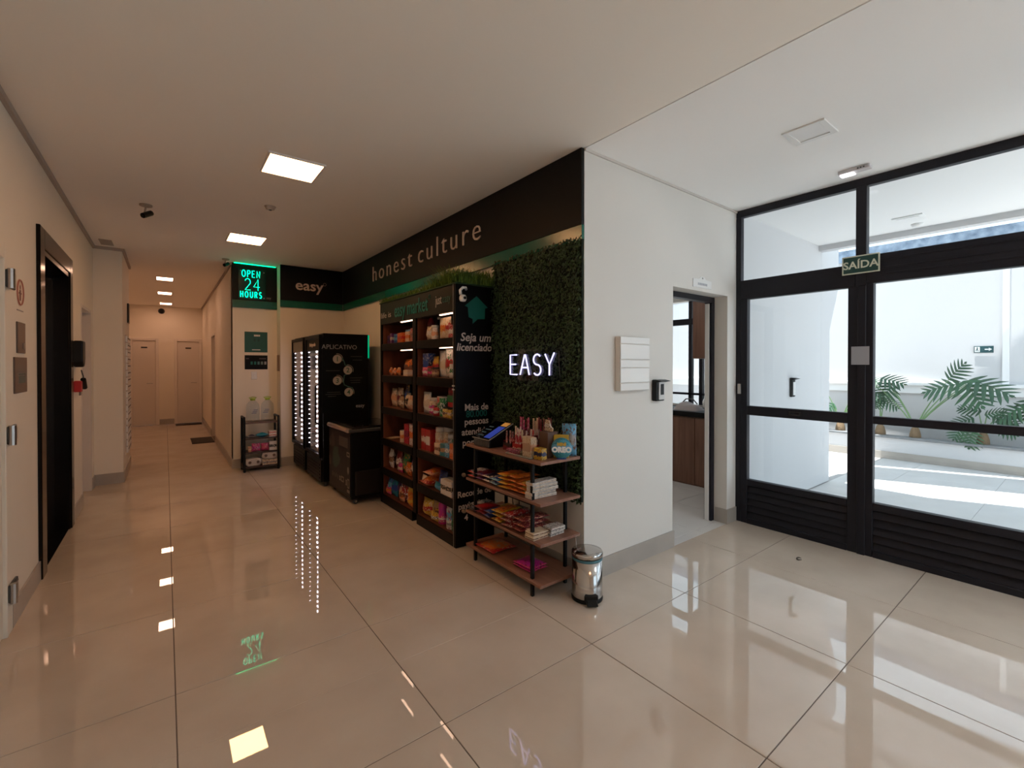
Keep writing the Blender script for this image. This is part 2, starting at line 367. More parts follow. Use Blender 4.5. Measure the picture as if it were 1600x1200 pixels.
def hall_door(name, label, x0, x1):
    d = thing(name, label, 'door', kind='structure')
    B(x0+.06, x1-.06, EY-.02, EY, .01, 2.12).build('leaf', DOORW, d, .003)
    fr = mat('door_frame_paint', (.72, .66, .60), .5)
    MB().box(x0, x0+.06, EY-.05, EY, 0, 2.18).box(x1-.06, x1, EY-.05, EY, 0, 2.18).box(x0+.06, x1-.06, EY-.05, EY, 2.12, 2.18).build('frame', fr, d, .004)
    B((x0+x1)/2-.06, (x0+x1)/2+.06, EY-.026, EY-.02, 1.93, 1.96).build('name_plate', ELEVM, d)
    MB().tube([(x1-.12, EY-.02, 1.05), (x1-.12, EY-.07, 1.05), (x1-.24, EY-.07, 1.05)], .009, 8).build('handle', STEEL, d)
hall_door('door_4', 'plain closed door on the left at the corridor end', -.70, -.13)
hall_door('door_5', 'plain closed door on the right at the corridor end', .185, .77)
d = thing('door_6', 'recessed door in the far corridor right wall', 'door', kind='structure')
B(HX+.08, HX+.12, 10.64, 11.46, .01, 2.10).build('leaf', DOORW, d, .003)
MB().box(HX-.004, HX+.13, 10.6, 10.64, 0, 2.14).box(HX-.004, HX+.13, 11.46, 11.5, 0, 2.14).box(HX-.004, HX+.13, 10.64, 11.46, 2.10, 2.14).build('frame', DOORW, d, .003)
# mailbox column on the pillar's corridor face
mbx = thing('mailbox_column', 'narrow column of letter slots on the pillar side facing the corridor', 'mailbox', (PXR, 8.0, .3))
B(0, .012, 0, .8, 0, 1.62).build('back_plate', DOORW, mbx, .003)
for k in range(17):
    f = B(.012, .030, .03, .77, .02+k*.094, .10+k*.094).build('mailbox_door', WHITEPL, mbx, .003)
    B(.030, .033, .10, .62, .06+k*.094, .075+k*.094).build('slot', BLACKPL, f)
tag(MB().box(PXR, PXR+.02, 8.55, 8.75, 2.12, 2.40).build('corridor_sign', BLACKPL, None, .003), 'small dark plate high on the pillar side above the letter slots', 'sign')

# ------------------------------------------------------------------ entrance glass front
def alu(mb, name, parent, bevel=.004): return mb.build(name, BLACKALU, parent, bevel)
g0, g1 = GX-.03, GX+.03
wf = thing('window_1', 'black aluminium frame and top lights of the glass front', 'window frame', kind='structure')
alu(B(g0, g1, -2.0, FY, 2.93, CZ), 'head_rail', wf)
alu(B(g0, g1, 2.124, FY, 0, 2.93), 'jamb', wf)
alu(B(g0-.01, g1, 1.139, 1.21, 2.14, 2.93), 'mullion', wf)
alu(B(g0-.005, g1, 1.21, 2.124, 2.14, 2.32), 'transom', wf)
tr = alu(B(g0-.012, g1, -2.0, 1.139, 2.153, 2.375), 'transom', wf)
for z in (2.21, 2.255, 2.32): alu(B(g0-.017, g0-.012, -2.0, 1.05, z, z+.012), 'rail_rib', tr, .001)
alu(B(g0, g1, -1.02, -.94, 2.375, 2.93), 'mullion', wf)
for y0, y1, z0 in ((1.205, 2.128, 2.315), (-.945, 1.142, 2.37), (-2.0, -1.015, 2.37)):
    B(GX-.004, GX+.004, y0, y1, z0, 2.935).build('pane', PANE, wf)
def glass_leaf(name, label, y0, y1, zt, zm0, zm1, zb, ws0, ws1, hinge=False):
    d = thing(name, label, 'glass door', kind='structure')
    alu(B(g0, g1, y1-ws1, y1, 0, zt+.06), 'stile', d)
    alu(B(g0, g1, y0, y0+ws0, 0, zt+.06), 'stile', d)
    a, b = y0+ws0, y1-ws1
    alu(B(g0, g1, a, b, zm0, zm1), 'mid_rail', d)
    if zt < 2.14: alu(B(g0, g1, a, b, zt, 2.14), 'top_rail', d)
    B(GX-.004, GX+.004, a-.01, b+.01, zm1-.01, zt+.03).build('pane', PANE, d)
    B(GX-.004, GX+.004, a-.01, b+.01, zb-.01, zm0+.01).build('pane', PANE, d)
    alu(B(g0, g1, a, b, zb-.06, zb), 'lower_rail', d)
    alu(B(g0-.004, g1, a, b, 0, .05), 'kick_rail', d)
    n = 5; h = (zb-.06-.05)/n
    for k in range(n):
        z = .05+k*h
        MB().prism([(g0+.004, a, z+.002), (g0+.030, a, z+h-.001), (g1-.004, a, z+h-.001), (g1-.004, a, z+.002)], (0, b-a, 0)).build('slat', BLACKALU, d, .002)
    return d
dl = glass_leaf('door_7', 'narrow black framed glass door leaf beside the white wall', 1.174, 2.124, 2.138, 1.036, 1.122, .42, .088, .061)
MB().tube([(g0-.012, 2.13, 1.235), (g0-.012, 2.13, 1.33)], .016, 10).build('hinge', STEEL, dl)
lb = panel('door_label', (g0, 1.65, 1.083), RX, .095, .038, .003, ELEVM, dl)
panel('label_window', (g0-.003, 1.65, 1.083), RX, .07, .014, .001, BLACKPL, lb)
dr = glass_leaf('door_8', 'wide black framed glass panel right of the exit sign', -.98, 1.174, 2.153, 1.05, 1.11, .428, .08, .08)
glass_leaf('door_9', 'second wide glass panel further right', -2.0, -.98, 2.153, 1.05, 1.11, .428, .08, .08)
for y, z0, z1 in ((1.165, .0, 2.14),): alu(B(g0-.012, g0, y-.025, y+.03, z0, z1), 'astragal', dr)
sg = thing('exit_sign', 'dark green SAÍDA exit sign hung on the black transom', 'sign', (g0-.012, 1.172, 2.31))
panel('frame', (-.012, 0, 0), RX, .245, .145, .006, mat('sign_border', (.62, .62, .5), .5), sg, .001)
panel('board', (-.018, 0, 0), RX, .225, .125, .002, mat('sign_green', (.01, .055, .045), .5), sg)
text('lettering', 'SAÍDA', .082, (-.0215, 0, -.004), RX, mat('sign_cream', (.65, .65, .52), .5), sg, .0008, bold=.0016)
for s in (-.08, .08): B(-.012, 0, s-.012, s+.012, -.03, .03).build('bracket', BLACKALU, sg)
tag(panel('paper_notice', (g0-.012, 1.175, 1.587), RX, .118, .145, .002, mat('grey_paper', (.33, .33, .36), .7), None), 'grey sheet of paper stuck on the black door post', 'paper')

# ------------------------------------------------------------------ porch and yard beyond the glass
struct('ceiling_porch', MB().box(GX+.05, 6.5, -.6, FY, CZ, CZ+.2), mat('porch_ceiling', (.84, .84, .84), .8), 'white ceiling of the covered porch', 'ceiling')
struct('trim_porch_beam', B(6.5, 6.62, -.6, FY, 2.935, CZ+.25), OUTW, 'white edge beam of the porch roof', 'beam')
struct('sun_strip_slab', MB().prism([(6.0, 2.4, 3.3), (6.12, 2.4, 3.3), (7.53, -.6, 3.3), (6.0, -.6, 3.3)], (0, 0, .12)), OUTW, 'added unseen slab above the porch shaping the sun strip', 'roof')  # unseen slab added so its slanted edge shapes the sun strip
struct('yard_shade_slabs', MB().prism([(6.92, 2.4, 4.0), (7.95, 2.4, 4.0), (9.21, -.6, 4.0), (8.18, -.6, 4.0)], (0, 0, .12)).prism([(8.08, 2.4, 4.0), (9.5, 2.4, 4.0), (9.85, -.6, 4.0), (9.34, -.6, 4.0)], (0, 0, .12)), OUTW, 'added unseen slanting slabs shading the yard', 'roof')  # unseen slabs added to shade the yard and bound the strip
struct('wall_yard', MB().box(9.9, 10.05, BY-2, 7, 0, 3.38), OUTW, 'white garden wall beyond the porch', 'wall')
struct('wall_yard_end', B(6.2, 9.9, 6.6, 6.75, 0, 3.38), OUTW, 'white return wall at the left end of the yard', 'wall')
struct('trim_yard_coping', B(9.86, 10.09, BY-2, 7, 3.38, 3.59), mat('blue_granite', (.10, .15, .22), .4, noise=((.28, .36, .46), 9, 5)), 'mottled blue grey stone band along the top of the garden wall', 'coping')
struct('trim_yard_ledge', MB().box(9.82, 9.9, BY-2, 6.6, 1.17, 1.22).box(9.86, 9.9, BY-2, 6.6, 1.04, 1.17), mat('ledge_white', (.86, .86, .86), .6), 'white ledge along the garden wall', 'ledge', bevel=.004)
struct('trim_yard_strip', B(9.87, 9.9, .84, .91, 1.22, 3.38), mat('ledge_white', (.86, .86, .86), .6), 'white vertical strip on the garden wall', 'trim', bevel=.003)
pl = thing('planter_wall', 'long low white planter with grey stone edging', 'planter', (9.3, 0, 0), kind='structure')
B(0, .12, BY-2, 3.6, -.01, .33).build('front', OUTW, pl, .003)
B(-.03, .16, BY-2, 3.6, .33, .365).build('edging', mat('grey_stone', (.22, .23, .24), .5, noise=((.16, .17, .18), 12, 4)), pl, .004)
B(-.012, 0, BY-2, 3.6, -.01, .11).build('skirting', BASE, pl, .002)
B(.12, .6, BY-2, 3.6, 0, .30).build('soil', mat('soil', (.06, .05, .04), .95, bump=(40, .8)), pl)
ex = thing('arrow_sign', 'green running man sign with white arrow on the garden wall', 'sign', (9.885, 1.104, 1.748))
panel('board', (0, 0, 0), RX, .21, .104, .006, mat('sign_green2', (.015, .075, .085), .5), ex, .001)
WS = mat('sign_white', (.8, .82, .82), .5)
panel('pictogram_field', (-.006, .068, 0), RX, .056, .08, .001, WS, ex)
MB().add([(-.0075, -.012, .009), (-.0075, -.055, .009), (-.0075, -.055, .025), (-.0075, -.09, 0), (-.0075, -.055, -.025), (-.0075, -.055, -.009), (-.0075, -.012, -.009)], [(0, 1, 2, 3, 4, 5, 6)]).build('arrow', WS, ex)
mm = MB().lathe([(.001, 0), (.007, 0), (.007, .001), (.001, .001)], 10).xf(Matrix.Translation((-.0075, .068, .026)) @ Matrix.Rotation(-PI/2, 4, 'Y'))
mm.prism([(-.0075, .075, .018), (-.0075, .060, .018), (-.0075, .062, -.004), (-.0075, .050, -.028), (-.0075, .057, -.028), (-.0075, .069, -.006), (-.0075, .080, -.024), (-.0075, .087, -.018), (-.0075, .076, 0)], (-.001, 0, 0)).build('running_figure', mat('sign_green2', (0, 0, 0)), ex)
rd = thing('porch_card_reader', 'small black card reader on the white wall outside the glass door', 'card reader', (5.69, FY, 1.257))
B(-.045, .045, -.03, 0, -.11, .11).build('body', BLACKPL, rd, .008, seg=2)
B(-.025, .035, -.036, -.03, -.09, .06).build('keypad', WHITEPL, rd, .004)
MB().prism([(-.05, -.03, .11), (-.05, -.08, .10), (-.05, -.03, .085)], (.10, 0, 0)).build('hood', BLACKPL, rd)
pg = thing('porch_light', 'square unlit recessed light in the porch ceiling', 'ceiling light', (6.0, 1.2, CZ))
B(-.12, .12, -.12, .12, -.012, 0).build('frame', WHITEPL, pg, .003)
B(-.09, .09, -.09, .09, -.016, -.012).build('diffuser', mat('diffuser_off', (.8, .8, .8), .4), pg)
tag(MB().lathe([(.03, -.03), (.045, -.02), (.05, 0)], 14, (6.3, 1.2, CZ)).build('smoke_detector', WHITEPL, None, smooth=True), 'small round detector on the porch ceiling', 'detector')

# split-leaf philodendrons
LEAFM = [mat('leaf_green_a', (.022, .085, .038), .5, noise=((.015, .06, .03), 14, 2)), mat('leaf_green_b', (.03, .11, .045), .5, noise=((.02, .075, .035), 14, 2))]
STEMM = mat('leaf_stem', (.16, .28, .12), .5)
def leaf_mesh(L, lobes=8, droop=.35, w=.5):
    """a deeply cut leaf lying along +X with a drooping blade"""
    mb = MB(); n = lobes*2
    def z(x, y): return -droop*L*((x/L)**2*.55+(abs(y)/L)**2*1.1)
    mid = []
    for i in range(n+1):
        x = L*i/n; mid.append((x, 0, z(x, 0)+.006))
    for s in (-1, 1):
        for i in range(lobes):
            t = (i+.5)/lobes
            ln = L*w*(math.sin(PI*min(1, t*.85+.18))**.7)*(1 if i < lobes-1 else .6)
            sw = .35+t*.75
            x0, x1 = mid[2*i][0], mid[2*i+1][0]+.25*L/n
            ts = []
            for q, wd in ((.0, 1.0), (.35, 1.05), (.7, .8), (1, .12)):
                cx = (x0+x1)/2+ln*q*math.sin(sw)*.75; cy = s*ln*q*math.cos(sw*.75); hw = (x1-x0)/2*wd*1.15
                dx, dy = math.cos(sw*.6), -s*math.sin(sw*.6)*.6
                ts.append([(cx-hw*dx, cy-hw*dy, z(cx, cy)), (cx, cy, z(cx, cy)+.007*L), (cx+hw*dx, cy+hw*dy, z(cx, cy))])
            v = [p for t3 in ts for p in t3]; f = []
            for k in range(3):
                for c in range(2): f.append((k*3+c, k*3+c+1, (k+1)*3+c+1, (k+1)*3+c))
            mb.add(v, f if s < 0 else [q[::-1] for q in f])
    mb.tube([(p[0], 0, p[2]-.004) for p in mid[::2]], [L*.012]*len(mid[::2]), 5)
    return mb
def philodendron(label, base, leaves, seed):
    r = random.Random(seed)
    t = thing('philodendron', label, 'plant', base, group='philodendrons in the planter')
    MB().lathe([(.05, 0), (.075, .05), (.07, .12), (.05, .2), (.02, .24)], 10).build('trunk', mat('plant_trunk', (.20, .13, .07), .8, bump=(60, 1)), t, smooth=True)
    for (dx, dy, h, L, side, dr) in leaves:          # stem tip, leaf length, which way the blade points along the wall, its fall
        n = 7; path = []
        for i in range(n):
            q = i/(n-1); path.append((dx*q**1.15, dy*q**1.15, .16+(h-.16)*q**.85))
        MB().tube(path, [.011-.006*i/(n-1) for i in range(n)], 6).build('stem', STEMM, t, smooth=True)
        o = leaf_mesh(L, 7, .30, .62).build('leaf', LEAFM[r.randrange(2)], t)
        ax = Vector((r.uniform(-.25, -.05), side, -dr)).normalized()
        nr = Vector((-.62, r.uniform(-.2, .2), .78)); nr = (nr-ax*nr.dot(ax)).normalized(); bi = nr.cross(ax)
        M = Matrix((ax, bi, nr)).transposed().to_4x4(); M.translation = Vector((dx, dy, h))-ax*L*.12
        o.matrix_local = M
ZS = .30
philodendron('philodendron with long spreading stems in mid planter', (9.42, 1.80, ZS), [(-.06, .52, .92, .42, 1, .35), (.0, .40, .98, .36, -1, .15), (-.06, -.46, .92, .46, 1, .25), (-.02, -.66, .97, .52, -1, .35), (-.08, -.58, .93, .46, -.5, .8), (-.04, .30, .88, .34, .4, .9), (.0, -.40, 1.02, .34, -.3, -.5)], 1)
philodendron('short bushy philodendron in the planter under the arrow sign', (9.42, 1.05, ZS), [(-.06, .12, .42, .28, 1, .4), (-.04, -.13, .46, .28, -1, .3), (-.10, .20, .30, .28, .5, .9), (.0, .05, .54, .26, .8, -.2), (-.02, -.16, .34, .26, -1, .5), (-.14, .10, .22, .28, .2, 1.2), (-.02, -.04, .5, .24, -.6, -.3)], 2)
philodendron('philodendron half hidden behind the black door post', (9.42, 2.80, ZS), [(-.06, -.34, .82, .36, -1, .3), (.0, .25, .8, .38, 1, .4), (-.08, -.24, .60, .34, -.8, .6), (.0, -.30, .92, .36, -1, -.1), (-.06, .1, .5, .3, .6, .8)], 3)
philodendron('small slender philodendron with one upright stem left of the mid plant', (9.42, 2.24, ZS), [(-.03, .0, .64, .26, 1, .5), (.02, -.04, .62, .28, -1, .4), (.0, .0, .66, .22, .3, .8)], 4)
philodendron('philodendron rising at the right end of the glimpsed planter', (9.42, .40, ZS), [(-.08, .28, .62, .38, 1, .7), (-.06, -.2, .85, .4, -1, .4), (-.06, .34, .50, .34, .8, .9), (-.04, .2, .7, .34, .2, 1)], 5)

# ------------------------------------------------------------------ doorway and small side room
df = thing('door_10', 'black metal frame of the open doorway', 'door frame', kind='structure')
B(XO1-.052, XO1, FY+.125, FY+.2, 0, ZO-.05).build('jamb', BLACKALU, df, .003)
B(XO0, XO0+.05, FY+.125, FY+.2, 0, ZO-.05).build('jamb', BLACKALU, df, .003)
B(XO0, XO1, FY+.125, FY+.2, ZO-.05, ZO).build('head', BLACKALU, df, .003)
B(XO1-.062, XO1-.052, FY+.15, FY+.19, 0, ZO-.06).build('seal', WHITEPL, df)
struct('wall_side_room', MB().box(5.9, 6.05, 2.371, 2.95, 0, 2.8).box(5.9, 6.05, 2.95, 6.1, 0, .95).box(5.9, 6.05, 5.7, 6.1, .95, 2.8).box(5.9, 6.05, 2.95, 5.7, 2.42, 2.8).box(SX+T, 6.05, 6.0, 6.1, 0, 2.8), WALL, 'white window wall of the small side room', 'wall')
w2 = thing('window_2', 'black framed window of the small side room', 'window', kind='structure')
for y in (3.39, 3.55, 4.6, 5.5): alu(B(5.93, 5.99, y, y+.05, .95, 2.42), 'mullion', w2, .002)
alu(B(5.92, 5.99, 2.95, 5.7, 2.085, 2.17), 'transom', w2, .002)
alu(B(5.93, 5.99, 2.95, 5.7, 1.085, 1.115), 'lower_rail', w2, .002)
B(5.955, 5.965, 2.95, 5.7, .95, 2.42).build('pane', PANE, w2)
kc = thing('wood_counter', 'brown wood counter with dark top in the side room', 'counter', (5.25, 2.45, 0))
B(0, .62, 0, 1.6, 0, .86).build('body', WOODK, kc, .003)
for k in range(5): B(-.012, 0, .005+k*.32, .315+k*.32, .02, .85).build('plank_front', WOODK, kc, .003)
B(-.03, .64, -.02, 1.62, .86, .925).build('worktop', BLACK, kc, .003)
kd = thing('wood_wall_cabinet', 'tall brown wood cupboard hung above the counter', 'cupboard', (5.25, 2.40, 1.59))
B(0, .36, 0, .72, 0, .98).build('body', WOODK, kd, .003)
B(-.018, 0, .003, .355, .004, .976).build('door', WOODK, kd, .002)
B(-.018, 0, .36, .717, .004, .976).build('door', WOODK, kd, .002)
bgp = thing('cloth_bag', 'crumpled greyish bag lying on the wood counter', 'bag', (5.45, 3.30, .925))
mb = MB()
for i in range(9):
    for j in range(13):
        u, v = i/8, j/12
        mb.v.append(((u-.5)*.24, (v-.5)*.34, .10*(math.sin(PI*u)*math.sin(PI*v))**.5*(1+.25*math.sin(7*v+4*u))))
for i in range(8):
    for j in range(12): mb.f.append((i*13+j, (i+1)*13+j, (i+1)*13+j+1, i*13+j+1))
mb.build('bag_body', mat('bag_cloth', (.42, .37, .36), .8), bgp, smooth=True)
MB().tube([(0, -.12, .08), (0, -.06, .14), (0, .04, .14), (0, .10, .08)], .008, 6).build('strap', DARKG, bgp)
bw = thing('bowl', 'white bowl tipped on its side on the wood counter', 'bowl', (5.40, 3.02, .925))
MB().lathe([(.03, 0), (.06, .01), (.085, .05), (.09, .085), (.083, .085), (.075, .05), (.02, .02)], 20).xf(Matrix.Translation((0, 0, .07)) @ Matrix.Rotation(1.1, 4, 'Y')).build('bowl_body', WHITEPL, bw, smooth=True)
B(.03, .07, -.02, .05, 0, .03).build('foot_rest', WHITEPL, bw, .005)
sw = tag(B(5.87, 5.9, 2.97, 3.05, 1.10, 1.25).build('wall_switch_box', DARKG, None, .004), 'dark switch box on the side room window wall', 'switch')

# ------------------------------------------------------------------ front wall fittings
e = thing('intercom_cabinet', 'glossy white wall box with horizontal grooves on the front wall', 'wall box', (2.783, FY, 1.522))
B(-.171, .171, -.045, 0, -.2, .2).build('body', mat('box_side', (.72, .66, .6), .4), e, .004)
GL = mat('white_gloss', (.76, .75, .73), .12, coat=.5)
zz = [-.2, -.142, -.03, .03, .145, .2]
for a, b in zip(zz[:-1], zz[1:]): B(-.171, .171, -.053, -.045, a+.0025, b-.0025).build('front_panel', GL, e, .002)
e = thing('access_reader', 'black and silver access reader beside the doorway', 'card reader', (3.11, FY, 1.312))
B(-.055, .055, -.045, 0, -.085, .085).build('body', BLACKPL, e, .008, seg=2)
f = B(-.03, .045, -.053, -.045, -.075, .07).build('face', mat('silver_plastic', (.6, .6, .6), .3), e, .006)
B(-.012, .030, -.056, -.053, -.035, .05).build('screen', BLACKPL, f, .002)
MB().prism([(-.06, -.04, .085), (-.06, -.095, .075), (-.06, -.04, .062)], (.125, 0, 0)).build('hood', BLACKPL, e)
e = thing('door_name_plate', 'small white name plate with peaked top above the doorway', 'sign', (3.79, FY, 2.245))
MB().prism([(-.15, -.006, -.05), (.15, -.006, -.05), (.15, -.006, .02), (.06, -.006, .025), (.02, -.006, .05), (-.02, -.006, .05), (-.06, -.006, .025), (-.15, -.006, .02)], (0, .006, 0)).build('plate', WHITEPL, e)
for q in range(6): B(-.075+q*.026, -.055+q*.026, -.0075, -.006, -.028, -.008).build('faint_print', mat('grey_print', (.42, .43, .47), .6), e)
MB().lathe([(.008, 0), (.008, .004), (.002, .006)], 10).xf(Matrix.Translation((0, -.006, .035)) @ Matrix.Rotation(PI/2, 4, 'X')).build('screw', STEEL, e)

# ------------------------------------------------------------------ ceiling fittings
LEDM = glow('led_panel', (1.0, .50, .21), LED*1.3)
LEDH = glow('led_panel_corridor', (1.0, .56, .36), LED*1.0)
FILLW = glow('lobby_fill_panel', (.92, .97, 1.0), LED*4.0)  # cool fill added behind the camera, standing in for more daylight
FR = mat('light_frame', (.75, .68, .65), .5)
def ceiling_light(label, x, y, w, d, m, grp=None):
    t = thing('ceiling_light', label, 'ceiling light', (x, y, CZ), group=grp)
    f = .014
    MB().box(-w/2-f, w/2+f, -d/2-f, -d/2, -.012, 0).box(-w/2-f, w/2+f, d/2, d/2+f, -.012, 0).box(-w/2-f, -w/2, -d/2, d/2, -.012, 0).box(w/2, w/2+f, -d/2, d/2, -.012, 0).build('frame', FR, t)
    B(-w/2, w/2, -d/2, d/2, -.009, -.001).build('diffuser', m, t)
ceiling_light('lit square ceiling panel nearest the camera above the market', .768, 3.725, .355, .37, LEDM)
ceiling_light('lit square ceiling panel in front of the green neon sign', .765, 6.15, .355, .40, LEDM)
ceiling_light('nearest of three lit ceiling panels in the far corridor', .0, 9.83, .22, .34, LEDH)
ceiling_light('middle of three lit ceiling panels in the far corridor', .0, 11.8, .22, .36, LEDH)
ceiling_light('farthest of three lit ceiling panels in the far corridor', .02, 13.8, .22, .34, LEDH)
ceiling_light('lit square ceiling panel behind the camera', .765, -1.2, .355, .37, LEDM)
ceiling_light('added fill panel behind the camera nearest the glass', 3.6, -1.3, .36, .36, FILLW)
t = thing('ceiling_light', 'added unseen fill panel on the side room ceiling', 'ceiling light', (4.3, 3.9, CZ-.2)); B(-.3, .3, -.3, .3, -.02, 0).build('frame', FR, t, .003); B(-.28, .28, -.28, .28, -.024, -.02).build('diffuser', glow('side_room_fill', (1, .95, .9), 9.0), t)  # unseen panel added to brighten the side room
t = thing('recessed_downlight', 'square unlit white light in the ceiling near the entrance', 'ceiling light', (3.27, 1.146, CZ-.002))
MB().box(-.12, .12, -.12, -.085, -.01, 0).box(-.12, .12, .085, .12, -.01, 0).box(-.12, -.085, -.085, .085, -.01, 0).box(.085, .12, -.085, .085, -.01, 0).build('frame', WHITEPL, t, .002)
B(-.085, .085, -.085, .085, -.005, -.001).build('diffuser', mat('diffuser_off', (.8, .8, .8), .4), t)
t = thing('emergency_light', 'small emergency light bar on the ceiling above the glass door', 'emergency light', (4.145, 1.15, CZ-.002))
B(-.035, .035, -.10, .10, -.028, 0).build('housing', mat('grey_housing', (.6, .57, .58), .4), t, .006, seg=2)
B(-.028, .028, -.0, .09, -.042, -.028).build('lamp_cover', glow('emergency_lamp', (1, .93, .98), 2.2), t, .004)
for k in range(3): MB().tube([(-.036, -.07+k*.018, -.016), (-.036, -.06+k*.018, -.016)], .005, 6).build('button', DARKG, t)
def ceiling_cam(label, x, y, tilt, s=1.0):
    t = thing('security_camera', label, 'security camera', (x, y, CZ))
    MB().lathe([(.045*s, 0), (.045*s, -.012*s), (.02*s, -.02*s)][::-1], 14).build('mount', mat('cam_mount', (.45, .36, .28), .5), t)
    MB().tube([(0, 0, -.015*s), (-.01, 0, -.07*s)], .008*s, 6).build('arm', mat('cam_mount', (0, 0, 0)), t)
    b = MB().tube([(.035*s, .03*s, -.055*s), (-.02*s, -.03*s, -.085*s-tilt)], .022*s, 10).build('housing', BLACKPL, t)
    MB().tube([(-.02*s, -.03*s, -.085*s-tilt), (-.024*s, -.034*s, -.088*s-tilt)], .017*s, 10).build('lens', ELEV, b)
ceiling_cam('bullet security camera on the ceiling near the lift', -.136, 5.415, .02, 1.1)
ceiling_cam('security camera on the ceiling beside the green neon sign', .68, 7.50, .01)
t = thing('dome_camera', 'black dome camera on the corridor end wall', 'security camera', (-.07, EY, 2.87))
MB().lathe([(.06, 0), (.058, .03), (.04, .055), (.001, .065)], 14).xf(Matrix.Rotation(PI/2, 4, 'X')).build('dome', BLACKPL, t, smooth=True)
MB().lathe([(.07, 0), (.07, .012), (.05, .014)], 14).xf(Matrix.Rotation(PI/2, 4, 'X')).build('base_ring', DARKG, t)
t = thing('smoke_detector', 'small round smoke detector on the brown lit ceiling', 'detector', (.79, 4.77, CZ))
MB().lathe([(.02, -.03), (.035, -.026), (.042, -.01), (.05, 0)], 16).build('body', mat('detector_plastic', (.5, .42, .36), .5), t, smooth=True)
MB().lathe([(.012, -.036), (.014, -.03)], 10).build('sensor', DARKG, t)
tag(B(-.62, -.50, 7.20, 7.50, CZ-.008, CZ).build('ceiling_grille', SHADOWGAP, None, .002), 'small flat grille in the ceiling beside the pillar', 'grille')

# ------------------------------------------------------------------ left wall fittings
e = thing('warning_sticker', 'round red ringed warning sticker left of the lift', 'sticker', (LX, 4.07, 1.96))
SK = mat('sticker_white', (.7, .55, .45), .5)
MB().lathe([(.085, 0), (.085, .002)], 24).xf(Matrix.Rotation(PI/2, 4, 'Y')).build('disc', SK, e)
ring = MB(); ring.tube([(.003, .076*math.cos(a*PI/12), .076*math.sin(a*PI/12)) for a in range(24)], .005, 6, closed=True); ring.build('ring', mat('sticker_red', (.42, .14, .09), .5), e)
fg = MB().box(.002, .004, -.012, .012, -.05, .015).box(.002, .004, -.03, -.012, -.01, .0).box(.002, .004, .012, .03, -.01, .0); fg.add([(.003, .015*math.cos(a*PI/6), .032+.015*math.sin(a*PI/6)) for a in range(12)], [tuple(range(12))]); fg.build('figure', mat('sticker_dark', (.20, .06, .04), .5), e)
tag(B(LX, LX+.002, 4.0, 4.15, 1.845, 1.852).build('printed_line', mat('grey_print2', (.35, .30, .26), .6), None), 'thin printed line under the round warning sticker', 'sticker')
def plate(label, y0, y1, z0, z1):
    t = thing('metal_plate', label, 'sign', (LX, (y0+y1)/2, (z0+z1)/2))
    w, h = y1-y0, z1-z0
    panel('plate', (0, 0, 0), RL, w, h, .008, mat('brown_metal', (.16, .125, .11), .3, metal=.6), t, .002)
    return t, w, h
t, w, h = plate('upper brushed metal plate left of the lift', 3.975, 4.165, 1.585, 1.775)
panel('lock', (.008, .04, -.05), RL, .03, .04, .003, STEEL, t, .001)
t, w, h = plate('lower wider metal notice plate left of the lift', 3.905, 4.20, 1.342, 1.56)
panel('printed_patch', (.008, .02, -.02), RL, .16, .06, .001, mat('plate_print', (.10, .12, .10), .5), t)
for k in range(4): panel('printed_row', (.008, -.01, .045-k*.016+(0)), RL, .18, .005, .001, mat('plate_row', (.28, .25, .22), .5), t)
e = thing('wall_handset', 'rounded black unit on the wall just past the lift', 'wall unit', (LX, 6.14, 1.62))
MB().prism([(0, -.07, .13), (0, .10, .13), (0, .10, -.04), (0, .07, -.10), (0, .03, -.13), (0, -.03, -.13), (0, -.07, -.08)], (.075, 0, 0)).build('shell', BLACKPL, e, .015, seg=2)
MB().tube([(.05, .03, -.16), (.06, .06, -.22), (.06, .09, -.27)], .006, 6).build('cord', DARKG, e)
MB().tube([(.06, .06, -.25), (.06, .16, -.34)], .022, 8).build('nozzle', BLACKPL, e)
e = thing('fire_call_box', 'small red box on the wall under the black unit', 'alarm box', (LX, 6.16, 1.30))
B(0, .055, -.05, .05, -.055, .055).build('box', RED, e, .008, seg=2)
MB().tube([(.04, -.02, -.055), (.04, -.02, -.09)], .006, 6).tube([(.04, .03, -.055), (.04, .03, -.09)], .006, 6).build('pins', STEEL, e)
# doormats
tag(B(.40, .76, 10.55, 11.35, .0, .012).build('doormat', mat('mat_dark', (.05, .04, .035), .95, bump=(300, 1)), None, .004), 'dark ribbed doormat beside the far corridor right wall', 'doormat', 'doormats')
tag(B(.20, .74, 13.95, 14.35, .0, .012).build('doormat', mat('mat_dark', (0, 0, 0)), None, .004), 'dark doormat before the right door at the corridor end', 'doormat', 'doormats')

# ------------------------------------------------------------------ shop fascias and signs
fa = thing('shop_fascia', 'long black fascia board reading honest culture with green band', 'sign', (SX, 0, 0))
B(-.03, -.001, FY+.0, NY-.03, 2.475, CZ-.002).build('board', BLACKM, fa, .002)
B(-.026, -.001, FY+.0, NY-.03, 2.375, 2.475).build('green_band', GREEN, fa, .001)
text('letter', 'honest', .30, (-.034, 5.445, 2.735), RX, BEIGE, fa, .006, fit=1.23, space=1.28, bold=-.004, split=True)
text('letter', 'culture', .30, (-.034, 4.035, 2.735), RX, BEIGE, fa, .006, fit=1.26, space=1.28, bold=-.004, split=True)
fb = thing('shop_fascia', 'black fascia board reading easy above the drink coolers', 'sign', (0, NY, 0))
B(NX-.002, SX-.03, -.03, -.001, 2.475, CZ-.002).build('board', BLACKM, fb, .002)
B(NX-.002, SX-.03, -.026, -.001, 2.375, 2.475).build('green_band', GREEN, fb, .001)
